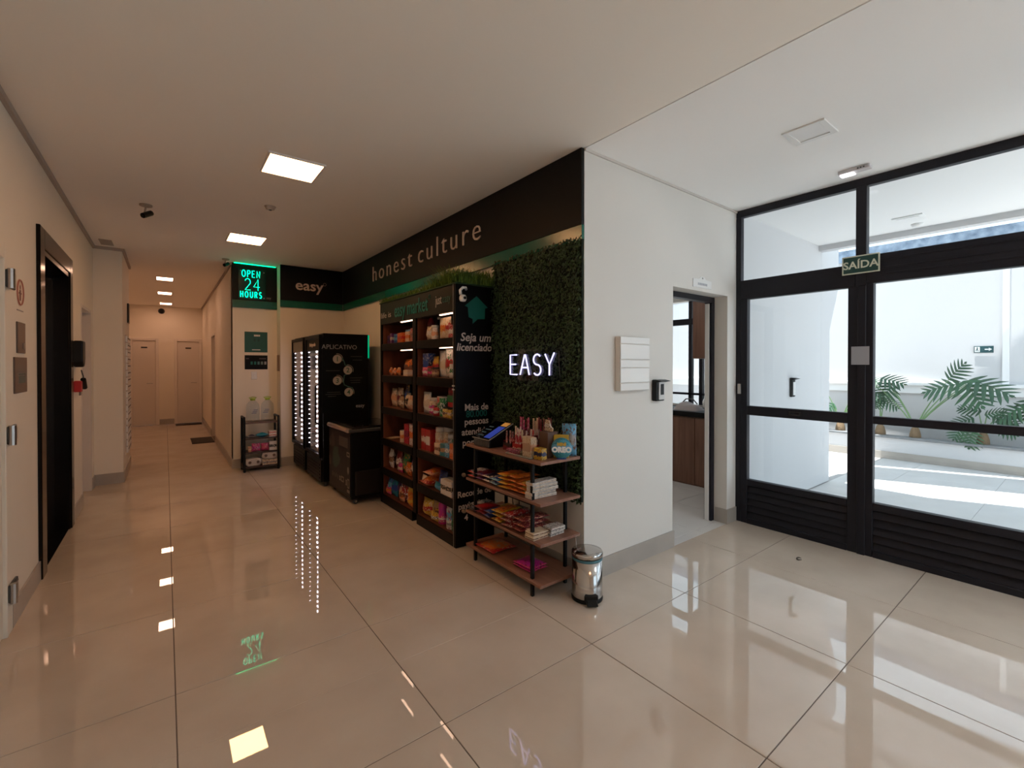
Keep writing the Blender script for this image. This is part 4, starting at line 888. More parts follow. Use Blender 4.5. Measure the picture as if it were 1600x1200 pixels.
# products in the cabinet: per shelf, from the left; (description, builder, slot position 0..1, depth offset)
LID = mat('lid_white', K['white'], .4); LIDR = mat('lid_red', K['red'], .4); LIDG = mat('lid_green', K['green'], .4); LIDK = mat('lid_black', K['black'], .4); LIDB = mat('lid_blue', K['blue'], .4)
ct, po, bo, ja, ca = q_carton, q_pouch, q_bottle, q_jar, q_can
WL = pm('white', 'cream')
SHELF = {
 ('left', 0): [('small dark purple box', ct(.06, .05, .09, pm('purple', 'navy')), .06, 0), ('purple and white box', ct(.07, .06, .11, pm('purple', 'white', 'navy')), .18, 0), ('blue round tin', ca(.04, .095, pm('blue', 'sky'), LIDB), .33, 0),
   ('red and orange box', ct(.14, .09, .10, pm('orange', 'red', 'red')), .53, 0), ('flat blue box lying behind', ct(.15, .09, .135, pm('sky', 'blue')), .60, .10), ('cream and red box', ct(.10, .07, .105, pm('cream', 'orange')), .745, 0), ('red carton with cream edge', ct(.10, .07, .13, pm('red', 'darkred', 'cream')), .90, 0), ('dark tall bottle behind the red carton', bo(.035, .22, mat('dark_bottle', K['navy'], .1), LIDK), .86, .12)],
 ('left', 1): [('small orange packet', po(.07, .04, .085, pm('peach', 'orange')), .10, 0), ('second small orange packet', po(.07, .05, .08, pm('orange', 'peach')), .24, -.005), ('tan packet', po(.09, .05, .085, pm('tan', 'orange')), .38, 0), ('large brown and orange pack', po(.20, .09, .17, pm('orange', 'brown')), .55, .07), ('cream box', ct(.13, .06, .06, pm('cream', 'white')), .70, -.03), ('flat red packet', po(.13, .04, .075, pm('red', 'red', 'white')), .90, -.01)],
 ('left', 2): [('cream bag leaning left', po(.13, .07, .20, pm('cream', 'peach', 'tan')), .16, .03), ('white bag with dark red mark', po(.13, .07, .21, pm('cream', 'darkred')), .30, .06), ('dark blue bag with yellow edge', po(.12, .07, .25, pm('navy', 'blue', 'yellow')), .42, .12), ('tan bag', po(.13, .07, .13, pm('tan', 'cream', 'brown')), .50, -.03), ('cream bag with black top', po(.13, .08, .17, pm('cream', 'black', 'tan')), .66, .02), ('pink cream bag', po(.12, .07, .15, pm('peach', 'cream')), .80, -.02), ('cream bag beside the divider', po(.12, .07, .16, pm('cream', 'tan')), .92, .02)],
 ('left', 3): [('cream flat packet lying down', po(.12, .02, .14, pm('cream', 'tan'), None, True), .22, 0), ('small orange and cream can', ca(.045, .12, pm('cream', 'orange', 'peach'), LID), .55, 0), ('tall red carton', ct(.10, .07, .20, pm('red', 'darkred', 'pink')), .71, 0), ('tall white carton with red base', ct(.12, .07, .21, pm('white', 'orange', 'red')), .88, 0)],
 ('left', 4): [('white and brown snack bag', po(.11, .07, .20, pm('white', 'brown', 'tan')), .13, .0), ('white snack bag with purple print', po(.11, .07, .19, pm('white', 'purple', 'darkred')), .27, .05), ('maroon snack bag', po(.12, .07, .21, pm('darkred', 'white', 'darkred')), .40, 0), ('small pink snack bag in front', po(.10, .05, .10, pm('pink', 'cream', 'purple')), .50, -.08), ('green snack bag', po(.13, .08, .22, pm('green', 'green', 'orange')), .62, .01), ('orange snack bag', po(.11, .07, .14, pm('orange', 'peach', 'brown')), .76, -.05), ('purple and white snack bag', po(.11, .07, .22, pm('purple', 'white', 'cream')), .90, 0)],
 ('left', 5): [('blue snack bag at the far end', po(.12, .08, .21, pm('blue', 'sky', 'teal')), .12, 0), ('small pink and orange snack bag', po(.10, .06, .10, pm('pink', 'orange', 'peach')), .10, -.09), ('teal blue snack bag', po(.12, .08, .20, pm('teal', 'blue')), .27, -.02), ('navy snack bag', po(.12, .08, .22, pm('navy', 'purple')), .40, .03), ('dark red snack bag with white top', po(.14, .08, .24, pm('darkred', 'red', 'white')), .58, 0), ('peach snack bag', po(.11, .06, .15, pm('peach', 'brown', 'orange')), .56, -.09), ('orange yellow snack bag', po(.13, .08, .22, pm('yellow', 'orange')), .80, 0), ('bright orange snack bag in front', po(.12, .06, .12, pm('orange', 'yellow')), .84, -.09), ('red snack bag beside the divider', po(.11, .07, .21, pm('red', 'darkred', 'white')), .93, .06)],
 ('right', 0): [('dark bottle with white cap', bo(.038, .25, mat('brown_bottle', K['darkred'], .15), LID, pm('darkred', 'pink')), .12, .05), ('cream bag', po(.10, .07, .13, pm('cream', 'white', 'tan')), .22, -.02), ('black bottle with white cap', bo(.036, .21, mat('black_bottle', K['black'], .12), LID, LIDK), .33, .06), ('pale small jar', ja(.035, .13, pm('white', 'peach'), LID), .37, -.03), ('cream sachet with orange base', po(.10, .05, .19, pm('cream', 'orange', 'yellow')), .57, 0), ('second cream sachet with red base', po(.10, .05, .19, pm('cream', 'red', 'tan')), .71, 0), ('red and white small box', ct(.07, .05, .11, pm('red', 'white')), .84, -.02), ('white bottle with green cap', bo(.042, .22, pm('white', 'green', 'yellow'), LIDG, pm('yellow', 'orange')), .93, .02)],
 ('right', 1): [('tall blue carton', ct(.13, .07, .22, pm('blue', 'navy', 'white'), LIDB), .12, .02), ('pink and white packet', po(.11, .05, .09, pm('pink', 'white', 'peach')), .14, -.09), ('yellow and red pouch', po(.11, .06, .19, pm('yellow', 'red', 'orange')), .31, .03), ('brown round jar', ja(.038, .10, pm('brown', 'pink', 'darkred'), LIDR), .29, -.07), ('second brown round jar', ja(.036, .09, pm('brown', 'tan'), LIDK), .42, -.07), ('tall white pouch', po(.13, .06, .24, pm('white', 'cream', 'cream')), .50, .04), ('white pouch with green and red print', po(.13, .06, .25, pm('white', 'red', 'green')), .70, .02), ('red bag', po(.11, .06, .22, pm('red', 'red', 'white')), .87, .05), ('white and green can', ca(.038, .12, pm('white', 'green', 'cream'), LID), .90, -.06)],
 ('right', 2): [('white bag at the divider', po(.13, .07, .20, pm('white', 'cream')), .12, 0), ('round cream jar', ja(.05, .15, pm('cream', 'brown', 'tan'), LID), .30, .02), ('pink and blue small bag', po(.10, .05, .09, pm('pink', 'white', 'blue')), .31, -.08), ('red and green can', ca(.042, .17, pm('red', 'green', 'cream'), LID), .47, .03), ('red tin with white disc', ca(.04, .07, pm('red', 'white', 'brown'), LIDR), .47, -.07), ('dark green can', ca(.042, .17, pm('green', 'dgreen', 'white'), LID), .61, -.02), ('large green box with red print', ct(.18, .08, .19, pm('green', 'dgreen', 'dgreen'), LIDR), .80, .05), ('dark red bowl pack on the green box', None, 0, 0), ('yellow jar with brown band', ja(.034, .09, pm('yellow', 'brown', 'cream'), LIDK), .72, -.08), ('second yellow jar with brown band', ja(.034, .09, pm('yellow', 'cream', 'brown'), LIDK), .84, -.08), ('small black jar', ja(.03, .075, pm('black', 'yellow', 'black'), LIDK), .95, -.08)],
 ('right', 3): [('red and white carton', ct(.10, .08, .20, pm('red', 'white', 'red')), .10, 0), ('plain red carton', ct(.10, .08, .20, pm('red', 'red', 'darkred'), LID), .24, 0), ('stack of cream cups', ja(.05, .23, pm('cream', 'peach', 'white'), LID), .42, .04), ('second stack of cream cups', ja(.048, .24, pm('cream', 'peach', 'tan'), LID), .56, .08), ('white tub with navy mark', ja(.05, .18, pm('white', 'cream', 'navy'), LID), .68, .08), ('brown jar', ja(.042, .15, pm('brown', 'dgreen', 'tan'), LIDG), .80, .06), ('small cream box', ct(.09, .05, .10, pm('cream', 'brown', 'peach')), .52, -.08), ('small teal and brown box', ct(.08, .05, .11, pm('teal', 'tan', 'brown')), .68, -.08), ('small blue box', ct(.07, .05, .12, pm('sky', 'white', 'navy')), .79, -.08), ('small orange box', ct(.09, .06, .13, pm('orange', 'peach', 'red')), .92, -.06)],
 ('right', 4): [('flat cream packet', po(.10, .05, .08, pm('cream', 'white')), .09, -.06), ('orange bag lying at the bottom', po(.17, .09, .20, pm('orange', 'red', 'peach'), None, True), .27, .0), ('orange bag lying on top', None, 0, 0), ('dark blue bag', po(.14, .09, .17, pm('navy', 'blue', 'blue')), .53, .03), ('teal packet in front of the blue bag', po(.11, .05, .07, pm('teal', 'sky')), .50, -.09), ('green and tan flat bag', po(.2, .05, .18, pm('dgreen', 'tan', 'teal')), .78, .08), ('white box with black print', ct(.19, .10, .13, pm('white', 'black', 'cream')), .81, -.05)],
 ('right', 5): [('yellow bag with red print', po(.19, .11, .16, pm('yellow', 'red', 'cream')), .18, -.02), ('brown and yellow bag', po(.18, .10, .17, pm('tan', 'brown', 'yellow')), .38, .03), ('small yellow bag in front', po(.13, .06, .08, pm('yellow', 'white', 'brown')), .42, -.1), ('tall pink bottle', bo(.045, .26, pm('magenta', 'magenta', 'pink'), mat('cap_pink', K['magenta'], .3), pm('pink', 'white')), .57, 0), ('dark purple bottle', bo(.042, .24, pm('purple', 'navy'), LIDK), .68, .06), ('blue and white bottle with pink cap', bo(.045, .26, pm('white', 'sky', 'red'), mat('cap_pink', K['magenta'], .3), pm('white', 'grey')), .80, -.02), ('dark green bottle with white cap', bo(.046, .26, pm('dgreen', 'green', 'dgreen'), LID, pm('green', 'dgreen')), .92, 0)]}
LV = ['top', 'second', 'third', 'fourth', 'fifth', 'lowest']
BAY = {'left': (CY1-.05, CY0+.835), 'right': (CY0+.725, CY0+.055)}
for (bay, lv), items in SHELF.items():
    y0, y1 = BAY[bay]
    for i, (desc, f, u, dx) in enumerate(items):
        nm = desc.split()
        kind = 'product_box'
        for wd, kk in (('bottle', 'product_bottle'), ('jar', 'product_jar'), ('cups', 'cup_stack'), ('tub', 'product_tub'), ('can', 'product_can'), ('tin', 'product_tin'), ('bag', 'snack_bag'), ('pouch', 'product_pouch'), ('sachet', 'product_pouch'), ('packet', 'product_packet'), ('pack', 'product_packet'), ('carton', 'product_carton')):
            if wd in nm[:5]: kind = kk; break
        z = SHZ[lv]+.0032
        y = y0+(y1-y0)*u; x = CX+.075+dx*.75+max(0, -dx)*.45
        if f is None:
            if 'bowl' in desc: f = q_jar(.062, .075, pm('darkred', 'red'), LIDR); y = y0+(y1-y0)*.80; x = CX+.11; z += .1925
            else: f = q_pouch(.17, .08, .20, pm('orange', 'peach', 'red'), None, True); y = y0+(y1-y0)*.31; x = CX+.10; z += .09
        t = thing(kind, f'{desc}, {LV[lv]} shelf, {bay} bay of the market cabinet', kind.split('_')[-1] if kind.startswith('product') else kind.replace('_', ' '), (x, y, z), -PI/2+rnd.uniform(-.12, .12), group=f'goods on the market cabinet {LV[lv]} shelf, {bay} bay')
        f(t)
# artificial grass strip on the cabinet top
gr = thing('artificial_grass', 'tuft of artificial grass along the cabinet top', 'artificial grass', (CX, CY0, CH))
MB().box(-.01, .10, -.01, WC, 0, .012).box(.10, DEP, -.01, .10, 0, .012).build('grass_mat', mat('grass_base', (.02, .05, .015), .9), gr)
mb = MB()
for k in range(2600):
    if k % 4: x, y = rnd.uniform(-.012, .09), rnd.uniform(-.01, WC)
    else: x, y = rnd.uniform(.05, DEP), rnd.uniform(-.012, .09)
    tall = .045+.085*math.exp(-((y-.16)/.28)**2)
    h = tall*rnd.uniform(.6, 1.25); az = rnd.uniform(0, 2*PI); ln = rnd.uniform(.25, 1.0)*h; w_ = .0035
    dx, dy = math.cos(az), math.sin(az)
    if x+dx*ln > DEP-.012: dx = -abs(dx)
    px_, py_ = -dy*w_, dx*w_
    pts = [(0, .006), (.35, .6), (1, .95)]
    v = []
    for q, zz_ in pts: v += [(x+dx*ln*q-px_*(1-q*.8), y+dy*ln*q-py_*(1-q*.8), .01+h*zz_), (x+dx*ln*q+px_*(1-q*.8), y+dy*ln*q+py_*(1-q*.8), .01+h*zz_)]
    mb.add(v, [(0, 1, 3, 2), (2, 3, 5, 4)])
def leafy(name, c1, c2, rough=.5):
    m = mat(name, c1, rough); nt = m.node_tree
    g = nt.nodes.new('ShaderNodeNewGeometry'); r = nt.nodes.new('ShaderNodeValToRGB'); r.color_ramp.elements[0].color = (*c1, 1); r.color_ramp.elements[1].color = (*c2, 1)
    nt.links.new(g.outputs['Random Per Island'], r.inputs[0]); nt.links.new(r.outputs[0], nt.nodes['Principled BSDF'].inputs['Base Color']); return m
o = mb.build('grass_blades', leafy('grass_blade', (.035, .10, .008), (.14, .22, .02)), gr); o['kind'] = 'stuff'

# ------------------------------------------------------------------ leaf wall
lw = thing('leaf_wall', 'dark green artificial leaf panel on the wall behind the rack', 'leaf panel', (SX, FY, 0))
B(-.02, 0, .006, 1.045, .565, 2.385).build('backing', mat('leaf_backing', (.003, .008, .003), .9), lw)
mb = MB()
for k in range(11000):
    y, z = rnd.uniform(.002, 1.05), rnd.uniform(.56, 2.395)
    x = -.02-rnd.uniform(0, .035); s = rnd.uniform(.010, .019)
    n = Vector((-1, rnd.uniform(-.9, .9), rnd.uniform(-.5, .9))).normalized()
    a = n.cross(Vector((rnd.uniform(-1, 1), rnd.uniform(-1, 1), rnd.uniform(-1, 1)))).normalized(); b_ = n.cross(a)
    p = Vector((x, y, z))
    mb.add([p-a*s, p-b_*s*.5-n*.002, p+a*s, p+b_*s*.5-n*.002, p+n*.003], [(0, 1, 4), (1, 2, 4), (2, 3, 4), (3, 0, 4)])
o = mb.build('leaves', leafy('boxwood_leaf', (.010, .028, .009), (.045, .085, .022), .45), lw); o['kind'] = 'stuff'

# ------------------------------------------------------------------ rack in front of the leaf wall
RX0, RX1, RY0, RY1 = 1.872, 2.228, 2.148, 3.04
rk = thing('wood_rack', 'black metal rack with four brown wood shelves', 'rack', (RX0, RY0, 0))
RZ = [.895, .632, .375, .115]
for z in RZ:
    B(0, RX1-RX0, 0, RY1-RY0, z-.02, z).build('shelf', WOODR, rk, .002)
LG = [(.030, .115), (.030, .80), (RX1-RX0-.03, .115), (RX1-RX0-.03, .80)]
for (x, y) in LG:
    B(x-.011, x+.011, y-.011, y+.011, 0, RZ[0]-.02).build('leg', BLACKMET, rk, .002)
for z in RZ:
    for y in (.115, .80): B(.03, RX1-RX0-.03, y-.009, y+.009, z-.038, z-.021).build('cross_bar', BLACKMET, rk, .001)
    for x in (.03, RX1-RX0-.03): B(x-.009, x+.009, .115, .80, z-.038, z-.021).build('side_bar', BLACKMET, rk, .001)
# tablet terminal
tb = thing('checkout_tablet', 'sloping touch screen terminal at the left end of the rack top', 'tablet', (1.90, 2.86, RZ[0]), -PI/2)
MB().prism([(-.105, 0, 0), (-.105, .21, 0), (-.105, .21, .155), (-.105, 0, .055)], (.21, 0, 0)).build('base', BLACKPL, tb, .003)
B(-.10, .10, -.003, 0, .006, .048).build('front_grille', mat('grey_grille', (.12, .11, .105), .4), tb)
for k in range(9): B(-.095+k*.022, -.085+k*.022, -.005, -.003, .008, .046).build('grille_rib', DARKG, tb)
sl = math.atan2(.10, .21); Mx = Matrix.Translation((0, .105, .109)) @ Matrix.Rotation(sl, 4, 'X')
B(-.115, .115, -.128, .128, 0, .008).xf(Mx).build('screen_bezel', mat('bezel_grey', (.22, .21, .2), .35), tb, .002)
scn = B(-.109, .109, -.122, .122, .008, .0095).xf(Mx).build('screen', mat('screen_dark', (.006, .008, .009), .08), tb)
B(.02, .10, -.105, .055, .0095, .0102).xf(Mx).build('blue_tile', mat('screen_blue', (.02, .03, .16), .2, emit=(.06, .10, .55), est=.35), scn)
B(.025, .10, .065, .115, .0095, .0102).xf(Mx).build('orange_tile', mat('screen_orange', (.3, .14, .03), .2, emit=(.6, .27, .06), est=.45), scn)
for k in range(4): B(-.085, -.01-(k % 2)*.02, -.09+k*.04, -.078+k*.04, .0095, .0102).xf(Mx).build('menu_row', mat('screen_row', (.05, .07, .07), .2, emit=(.1, .14, .14), est=.2), scn)
# goods on the rack: helper placing a thing at rack coordinates
def good(name, cat, label, x, y, z, f, rz=-PI/2, jit=.06, rot=None):
    t = thing(name, label, cat, (x, y, z), rz+rnd.uniform(-jit, jit), group='goods on the wood rack')
    if rot: t.rotation_euler = (rot[0], rot[1], t.rotation_euler.z)
    f(t); return t
TOP = RZ[0]
def f_stickbox(w, d_, h, m, mst, n):
    def f(t):
        MB().box(-w/2, w/2, -d_/2, d_/2, 0, .004).box(-w/2, w/2, -d_/2, -d_/2+.003, .004, h*.35).box(-w/2, w/2, d_/2-.003, d_/2, .004, h*.6).box(-w/2, -w/2+.003, -d_/2+.003, d_/2-.003, .004, h*.45).box(w/2-.003, w/2, -d_/2+.003, d_/2-.003, .004, h*.45).build('tray', m, t)
        for k in range(n):
            x = -w/2+.012+k*(w-.024)/(n-1)
            q = pouch_mb((w-.02)/n*.95, .014, h*rnd.uniform(.85, 1.0), k).xf(Matrix.Translation((x, rnd.uniform(-.2, .2)*d_, .006)))
            q.build('stick', mst[k % len(mst)], t, smooth=True)
    return f
good('candy_stick_box', 'sweets', 'tall display box of dark red candy sticks at the back', 2.135, 2.415, TOP, f_stickbox(.15, .06, .24, pm('darkred', 'black'), [pm('darkred', 'pink', 'darkred'), pm('darkred', 'white', 'brown')], 7))
good('candy_stick_box', 'sweets', 'tall display box of red and pink candy sticks behind the tablet side', 2.135, 2.635, TOP, f_stickbox(.13, .06, .235, pm('darkred', 'pink'), [pm('darkred', 'purple', 'pink'), pm('pink', 'darkred', 'white')], 6))
good('candy_stick_box', 'sweets', 'display box of cream wafers between the red candy boxes', 2.17, 2.53, TOP, f_stickbox(.10, .05, .225, pm('cream', 'white'), [pm('cream', 'white', 'peach')], 4))
good('candy_stick_box', 'sweets', 'low tray of dark red sticks nearest the tablet', 1.99, 2.62, TOP, f_stickbox(.09, .06, .15, pm('darkred', 'black'), [pm('darkred', 'red', 'white')], 4))
good('candy_stick_box', 'sweets', 'tray of cream and red striped sticks in the rack top middle', 1.99, 2.505, TOP, f_stickbox(.10, .06, .18, pm('cream', 'red'), [pm('cream', 'red', 'white'), pm('white', 'red', 'pink')], 5))
good('candy_stick_box', 'sweets', 'tray of white and bright red packets in the rack top middle', 1.995, 2.395, TOP, f_stickbox(.09, .06, .175, pm('white', 'red'), [pm('white', 'red', 'red'), pm('red', 'white')], 4))
for k in range(3): good('chocolate_bar', 'chocolate bar', f'pink and brown flat bar, {["lowest", "middle", "topmost"][k]} of the small stack before the trays', 1.925, 2.51-.01*k, TOP+k*.0125, po(.13, .012, .035, pm('darkred', 'pink', 'white'), None, True), jit=.15)
good('cream_card_box', 'box', 'cream picture box standing at the front of the rack top', 1.945, 2.345, TOP, q_carton(.10, .05, .135, pack(K['cream'], K['peach'], K['tan']), mat('picture_print', (.40, .25, .17), .5)), jit=.1)
good('brown_card_box', 'box', 'tall brown box with torn cream flap on the rack top', 2.05, 2.272, TOP, q_carton(.09, .09, .17, mat('brown_card', (.10, .05, .032), .6)), jit=.1)
t = good('torn_flap', 'card', 'torn cream card flap sticking out of the brown box', 2.05, 2.272, TOP+.172, lambda t: MB().prism([(-.04, 0, 0), (.04, 0, 0), (.045, 0, .02), (.02, 0, .035), (.01, 0, .07), (-.03, 0, .075), (-.042, 0, .04)], (0, .006, 0)).build('flap', pm('cream', 'white', 'black'), t))
good('yellow_box', 'box', 'small navy and yellow box at the rack front right', 1.945, 2.235, TOP, q_carton(.075, .05, .075, pm('yellow', 'navy', 'navy')), jit=.08)
t = thing('cookie_pack', 'round blue cookie pack with white lettering at the rack right end', 'cookie pack', (2.07, 2.165, TOP), -.75)
MB().lathe([(.001, -.025), (.055, -.025), (.068, -.012), (.068, .012), (.055, .025), (.001, .025)], 28).xf(Matrix.Translation((0, 0, .070)) @ Matrix.Rotation(PI/2, 4, 'X')).build('disc', pm('teal', 'sky', 'sky'), t, smooth=True)
text('lettering', 'OREO', .046, (.0, -.0265, .062), RY, WHITEPL, t, .001, bold=.003)
text('lettering', 'MINI', .028, (.0, -.0265, .098), RY, mat('print_yellow', K['yellow'], .5), t, .001, bold=.002)
B(-.03, .03, -.02, .02, 0, .006).build('foot_tab', LIDB, t)
good('yellow_card', 'box', 'bright yellow carton behind the round blue pack', 2.10, 2.20, TOP, q_carton(.10, .04, .15, mat('yellow_card', K['yellow'], .5)), rz=-.75, jit=.02)
good('blue_pouch', 'pouch', 'tall pale blue pouch standing behind the round blue pack', 2.175, 2.20, TOP, po(.10, .05, .22, pm('sky', 'grey', 'brown')), rz=-.8, jit=.02)
t = thing('clear_tray', 'clear plastic tray lying flat at the front of the rack top', 'tray', (1.93, 2.40, TOP), -PI/2)
MB().box(-.13, .13, -.045, .045, 0, .004).build('tray_base', mat('tray_grey', (.16, .16, .13), .2), t)
MB().tube([(-.13, -.045, .008), (.13, -.045, .008), (.13, .045, .008), (-.13, .045, .008)], .004, 6, closed=True).build('tray_edge', mat('tray_rim', (.35, .33, .27), .3), t)
# second shelf
Z2 = RZ[1]
def pile(kind, cat, desc, x, y, z, n, w, d_, h, m, step, where, dx=0, dy=0, carton=False):
    for k in range(n):
        pos = {1: ['single'], 2: ['lower', 'upper'], 3: ['lowest', 'middle', 'topmost'], 4: ['lowest', 'second', 'third', 'topmost'], 5: ['lowest', 'second', 'third', 'fourth', 'topmost']}[n][k]
        f = q_carton(w, h, d_, m) if carton else po(w, d_, h, m, None, True)
        good(kind, cat, f'{desc}, {pos} in its pile, {where}', x+dx*k+rnd.uniform(-.006, .006), y+dy*k+rnd.uniform(-.006, .006), z+step*k, f, jit=.10 if not carton else .05)
pile('snack_bag', 'snack bag', 'white and red snack bag', 1.97, 2.985, Z2, 2, .10, .035, .17, pm('white', 'red', 'darkred'), .03, 'left end of second rack shelf')
pile('snack_bag', 'snack bag', 'dark red snack bag', 1.98, 2.885, Z2, 2, .10, .035, .18, pm('darkred', 'purple', 'navy'), .03, 'second rack shelf')
pile('snack_bag', 'snack bag', 'navy and white snack bag', 2.0, 2.79, Z2, 2, .10, .035, .22, pm('navy', 'white', 'navy'), .032, 'second rack shelf')
pile('snack_bag', 'snack bag', 'blue snack bag', 2.0, 2.69, Z2, 2, .10, .035, .22, pm('blue', 'sky', 'white'), .032, 'second rack shelf')
pile('snack_bag', 'snack bag', 'orange snack bag', 1.99, 2.585, Z2, 4, .105, .034, .2, pm('orange', 'yellow', 'orange'), .028, 'second rack shelf by the blue bags')
pile('snack_bag', 'snack bag', 'orange brown snack bag', 2.0, 2.475, Z2, 4, .105, .034, .2, pm('orange', 'orange', 'brown'), .029, 'second rack shelf middle')
pile('snack_bag', 'snack bag', 'yellow orange snack bag', 2.0, 2.375, Z2, 3, .09, .034, .2, pm('yellow', 'orange', 'peach'), .029, 'second rack shelf by the white packs')
pile('biscuit_pack', 'biscuit pack', 'slim white pack with dark end', 2.0, 2.285, Z2, 5, .07, .021, .22, pm('white', 'cream', 'grey'), .0225, 'second rack shelf right', carton=True)
# third shelf
Z3 = RZ[2]
pile('snack_bag', 'snack bag', 'white and black snack bag', 1.985, 2.985, Z3, 2, .10, .035, .2, pm('white', 'black', 'navy'), .03, 'left end of third rack shelf')
pile('snack_bag', 'snack bag', 'shiny red snack bag', 1.97, 2.875, Z3, 2, .12, .04, .17, pm('red', 'darkred', 'red'), .032, 'third rack shelf')
pile('snack_bag', 'snack bag', 'flat yellow bag', 2.14, 2.87, Z3, 1, .13, .03, .15, pm('yellow', 'tan', 'brown'), .03, 'back of third rack shelf')
pile('snack_bag', 'snack bag', 'royal blue snack bag', 1.975, 2.765, Z3, 2, .10, .035, .18, pm('blue', 'navy', 'blue'), .03, 'third rack shelf')
pile('snack_bag', 'snack bag', 'black snack bag', 2.12, 2.72, Z3, 2, .13, .03, .17, pm('black', 'darkred', 'black'), .028, 'back of third rack shelf')
pile('snack_bag', 'snack bag', 'orange biscuit bag', 1.985, 2.655, Z3, 3, .115, .038, .2, pm('orange', 'yellow', 'brown'), .033, 'third rack shelf')
pile('snack_bag', 'snack bag', 'crimson biscuit bag', 1.985, 2.525, Z3, 3, .12, .04, .22, pm('red', 'darkred', 'white'), .033, 'third rack shelf')
pile('snack_bag', 'snack bag', 'maroon bag with pale print', 2.01, 2.405, Z3, 3, .12, .042, .24, pm('darkred', 'darkred', 'peach'), .034, 'third rack shelf right')
pile('biscuit_pack', 'biscuit pack', 'cream and brown flat box', 1.945, 2.265, Z3, 2, .09, .022, .13, pm('cream', 'brown', 'cream'), .0235, 'front corner of third rack shelf', carton=True)
pile('biscuit_pack', 'biscuit pack', 'silver and white box', 2.075, 2.25, Z3, 2, .085, .028, .13, pm('white', 'grey', 'black'), .0295, 'right end of third rack shelf', carton=True)
# bottom shelf
Z4 = RZ[3]
pile('snack_bag', 'snack bag', 'large orange red bag', 2.0, 2.82, Z4, 1, .24, .035, .22, pm('orange', 'red', 'tan'), .03, 'bottom rack shelf left')
pile('snack_bag', 'snack bag', 'pink packet', 2.0, 2.40, Z4, 2, .19, .025, .15, pm('magenta', 'pink', 'darkred'), .022, 'bottom rack shelf right')
cbl = tag(MB().tube([(2.26, 2.95, .62), (2.25, 2.93, .4), (2.24, 2.86, .22), (2.22, 2.90, .16), (2.23, 2.97, .18), (2.24, 2.90, .24), (2.25, 2.84, .3), (2.26, 2.86, .55)], .004, 6).build('power_cable', mat('cable_grey', (.10, .10, .10), .5), None, smooth=True), 'looped grey power cable hanging behind the rack', 'cable')
wb = thing('wall_hook', 'small tan knobs fixed on the cabinet side near the rack', 'hook', (1.96, CY0, .60))
for z in (.0, -.30): MB().lathe([(.015, 0), (.018, .015), (.014, .03), (.001, .034)], 12).xf(Matrix.Translation((0, 0, z)) @ Matrix.Rotation(PI/2, 4, 'X')).build('knob', mat('tan_knob', (.35, .24, .16), .5), wb, smooth=True)

# ------------------------------------------------------------------ pedal bin
bn = thing('pedal_bin', 'chrome pedal bin with a blue liner rim at the wall corner', 'bin', (2.175, 2.035, 0), -.55)
r_ = .098
MB().lathe([(r_+.003, 0), (r_+.004, .012), (r_, .02)], 32).build('base_ring', BLACKPL, bn, smooth=True)
MB().lathe([(r_*.99, .018), (r_, .03), (r_, .258)], 36).build('barrel', mat('bin_chrome', (.55, .52, .50), .14, metal=1), bn, smooth=True)
MB().lathe([(r_*1.005, .258), (r_*1.015, .262), (r_*1.01, .273)], 36).build('liner_rim', mat('liner_blue', (.05, .17, .22), .5), bn, smooth=True)
MB().lathe([(r_*1.0, .274), (r_*1.0, .282)], 36).build('gasket', BLACKPL, bn)
MB().lathe([(r_*1.03, .280), (r_*1.04, .300), (r_*.98, .310), (r_*.5, .317), (.001, .319)], 36).build('lid', mat('bin_chrome', (0, 0, 0)), bn, smooth=True)
MB().prism([(-.035, -.145, .012), (.035, -.145, .012), (.03, -.09, .05), (-.03, -.09, .05)], (0, .02, -.010)).build('pedal', BLACKPL, bn, .004)
B(-.045, .045, -.108, -.09, .02, .065).build('pedal_slot', BLACKPL, bn, .008)
MB().tube([(-.06, .05, .29), (-.062, .055, .38), (-.02, .075, .385), (-.015, .08, .30)], .0022, 6).build('handle_wire', STEEL, bn)

# ------------------------------------------------------------------ black trolley with water jugs
ty = thing('storage_trolley', 'narrow black four tier trolley under the posters', 'trolley', (1.09, 7.44, 0))
hw, hd = .215, .13
for x in (-hw, hw):
    for y in (-hd, hd): B(x-.014, x+.014, y-.014, y+.014, .0, .78).build('post', BLACKMET, ty, .004)
    B(x-.012, x+.012, -hd, hd, .755, .78).build('end_handle', BLACKMET, ty, .004)
    B(x-.01, x+.01, -hd, hd, .03, .10).build('end_rail', BLACKMET, ty, .002)
TZ = [.70, .475, .275, .075]
for k, z in enumerate(TZ):
    B(-hw+.014, hw-.014, -hd, hd, z-.022, z).build('tier', mat('trolley_tier', (.045, .022, .016), .4) if k else mat('trolley_top', (.12, .06, .045), .4), ty, .002)
def jug(label, x, y, rz):
    t = thing('water_jug', label, 'water jug', (x, y, TZ[0]), rz, group='water jugs')
    MB().lathe([(.070, 0), (.084, .01), (.085, .06), (.081, .08), (.085, .10), (.085, .20), (.078, .245), (.05, .285), (.028, .30), (.028, .315)], 20).build('bottle', PLASTC, t, smooth=True)
    MB().lathe([(.031, .302), (.033, .33), (.028, .335)], 14).build('cap', mat('cap_lime', (.30, .42, .03), .4), t, smooth=True)
    MB().tube([(-.03, 0, .325), (-.05, 0, .34), (0, 0, .352), (.05, 0, .34), (.03, 0, .325)], .006, 6).build('handle', mat('cap_lime', (0, 0, 0)), t)
    for k in range(3): B(-.045+k*.012, .02+k*.008, -.0875, -.085, .12+k*.022, .13+k*.022).build('label_print', mat('jug_print', (.16, .18, .26), .5), t)
jug('left clear water jug with lime cap on the trolley', .995, 7.42, .2); jug('right clear water jug with lime cap on the trolley', 1.185, 7.44, -.3)
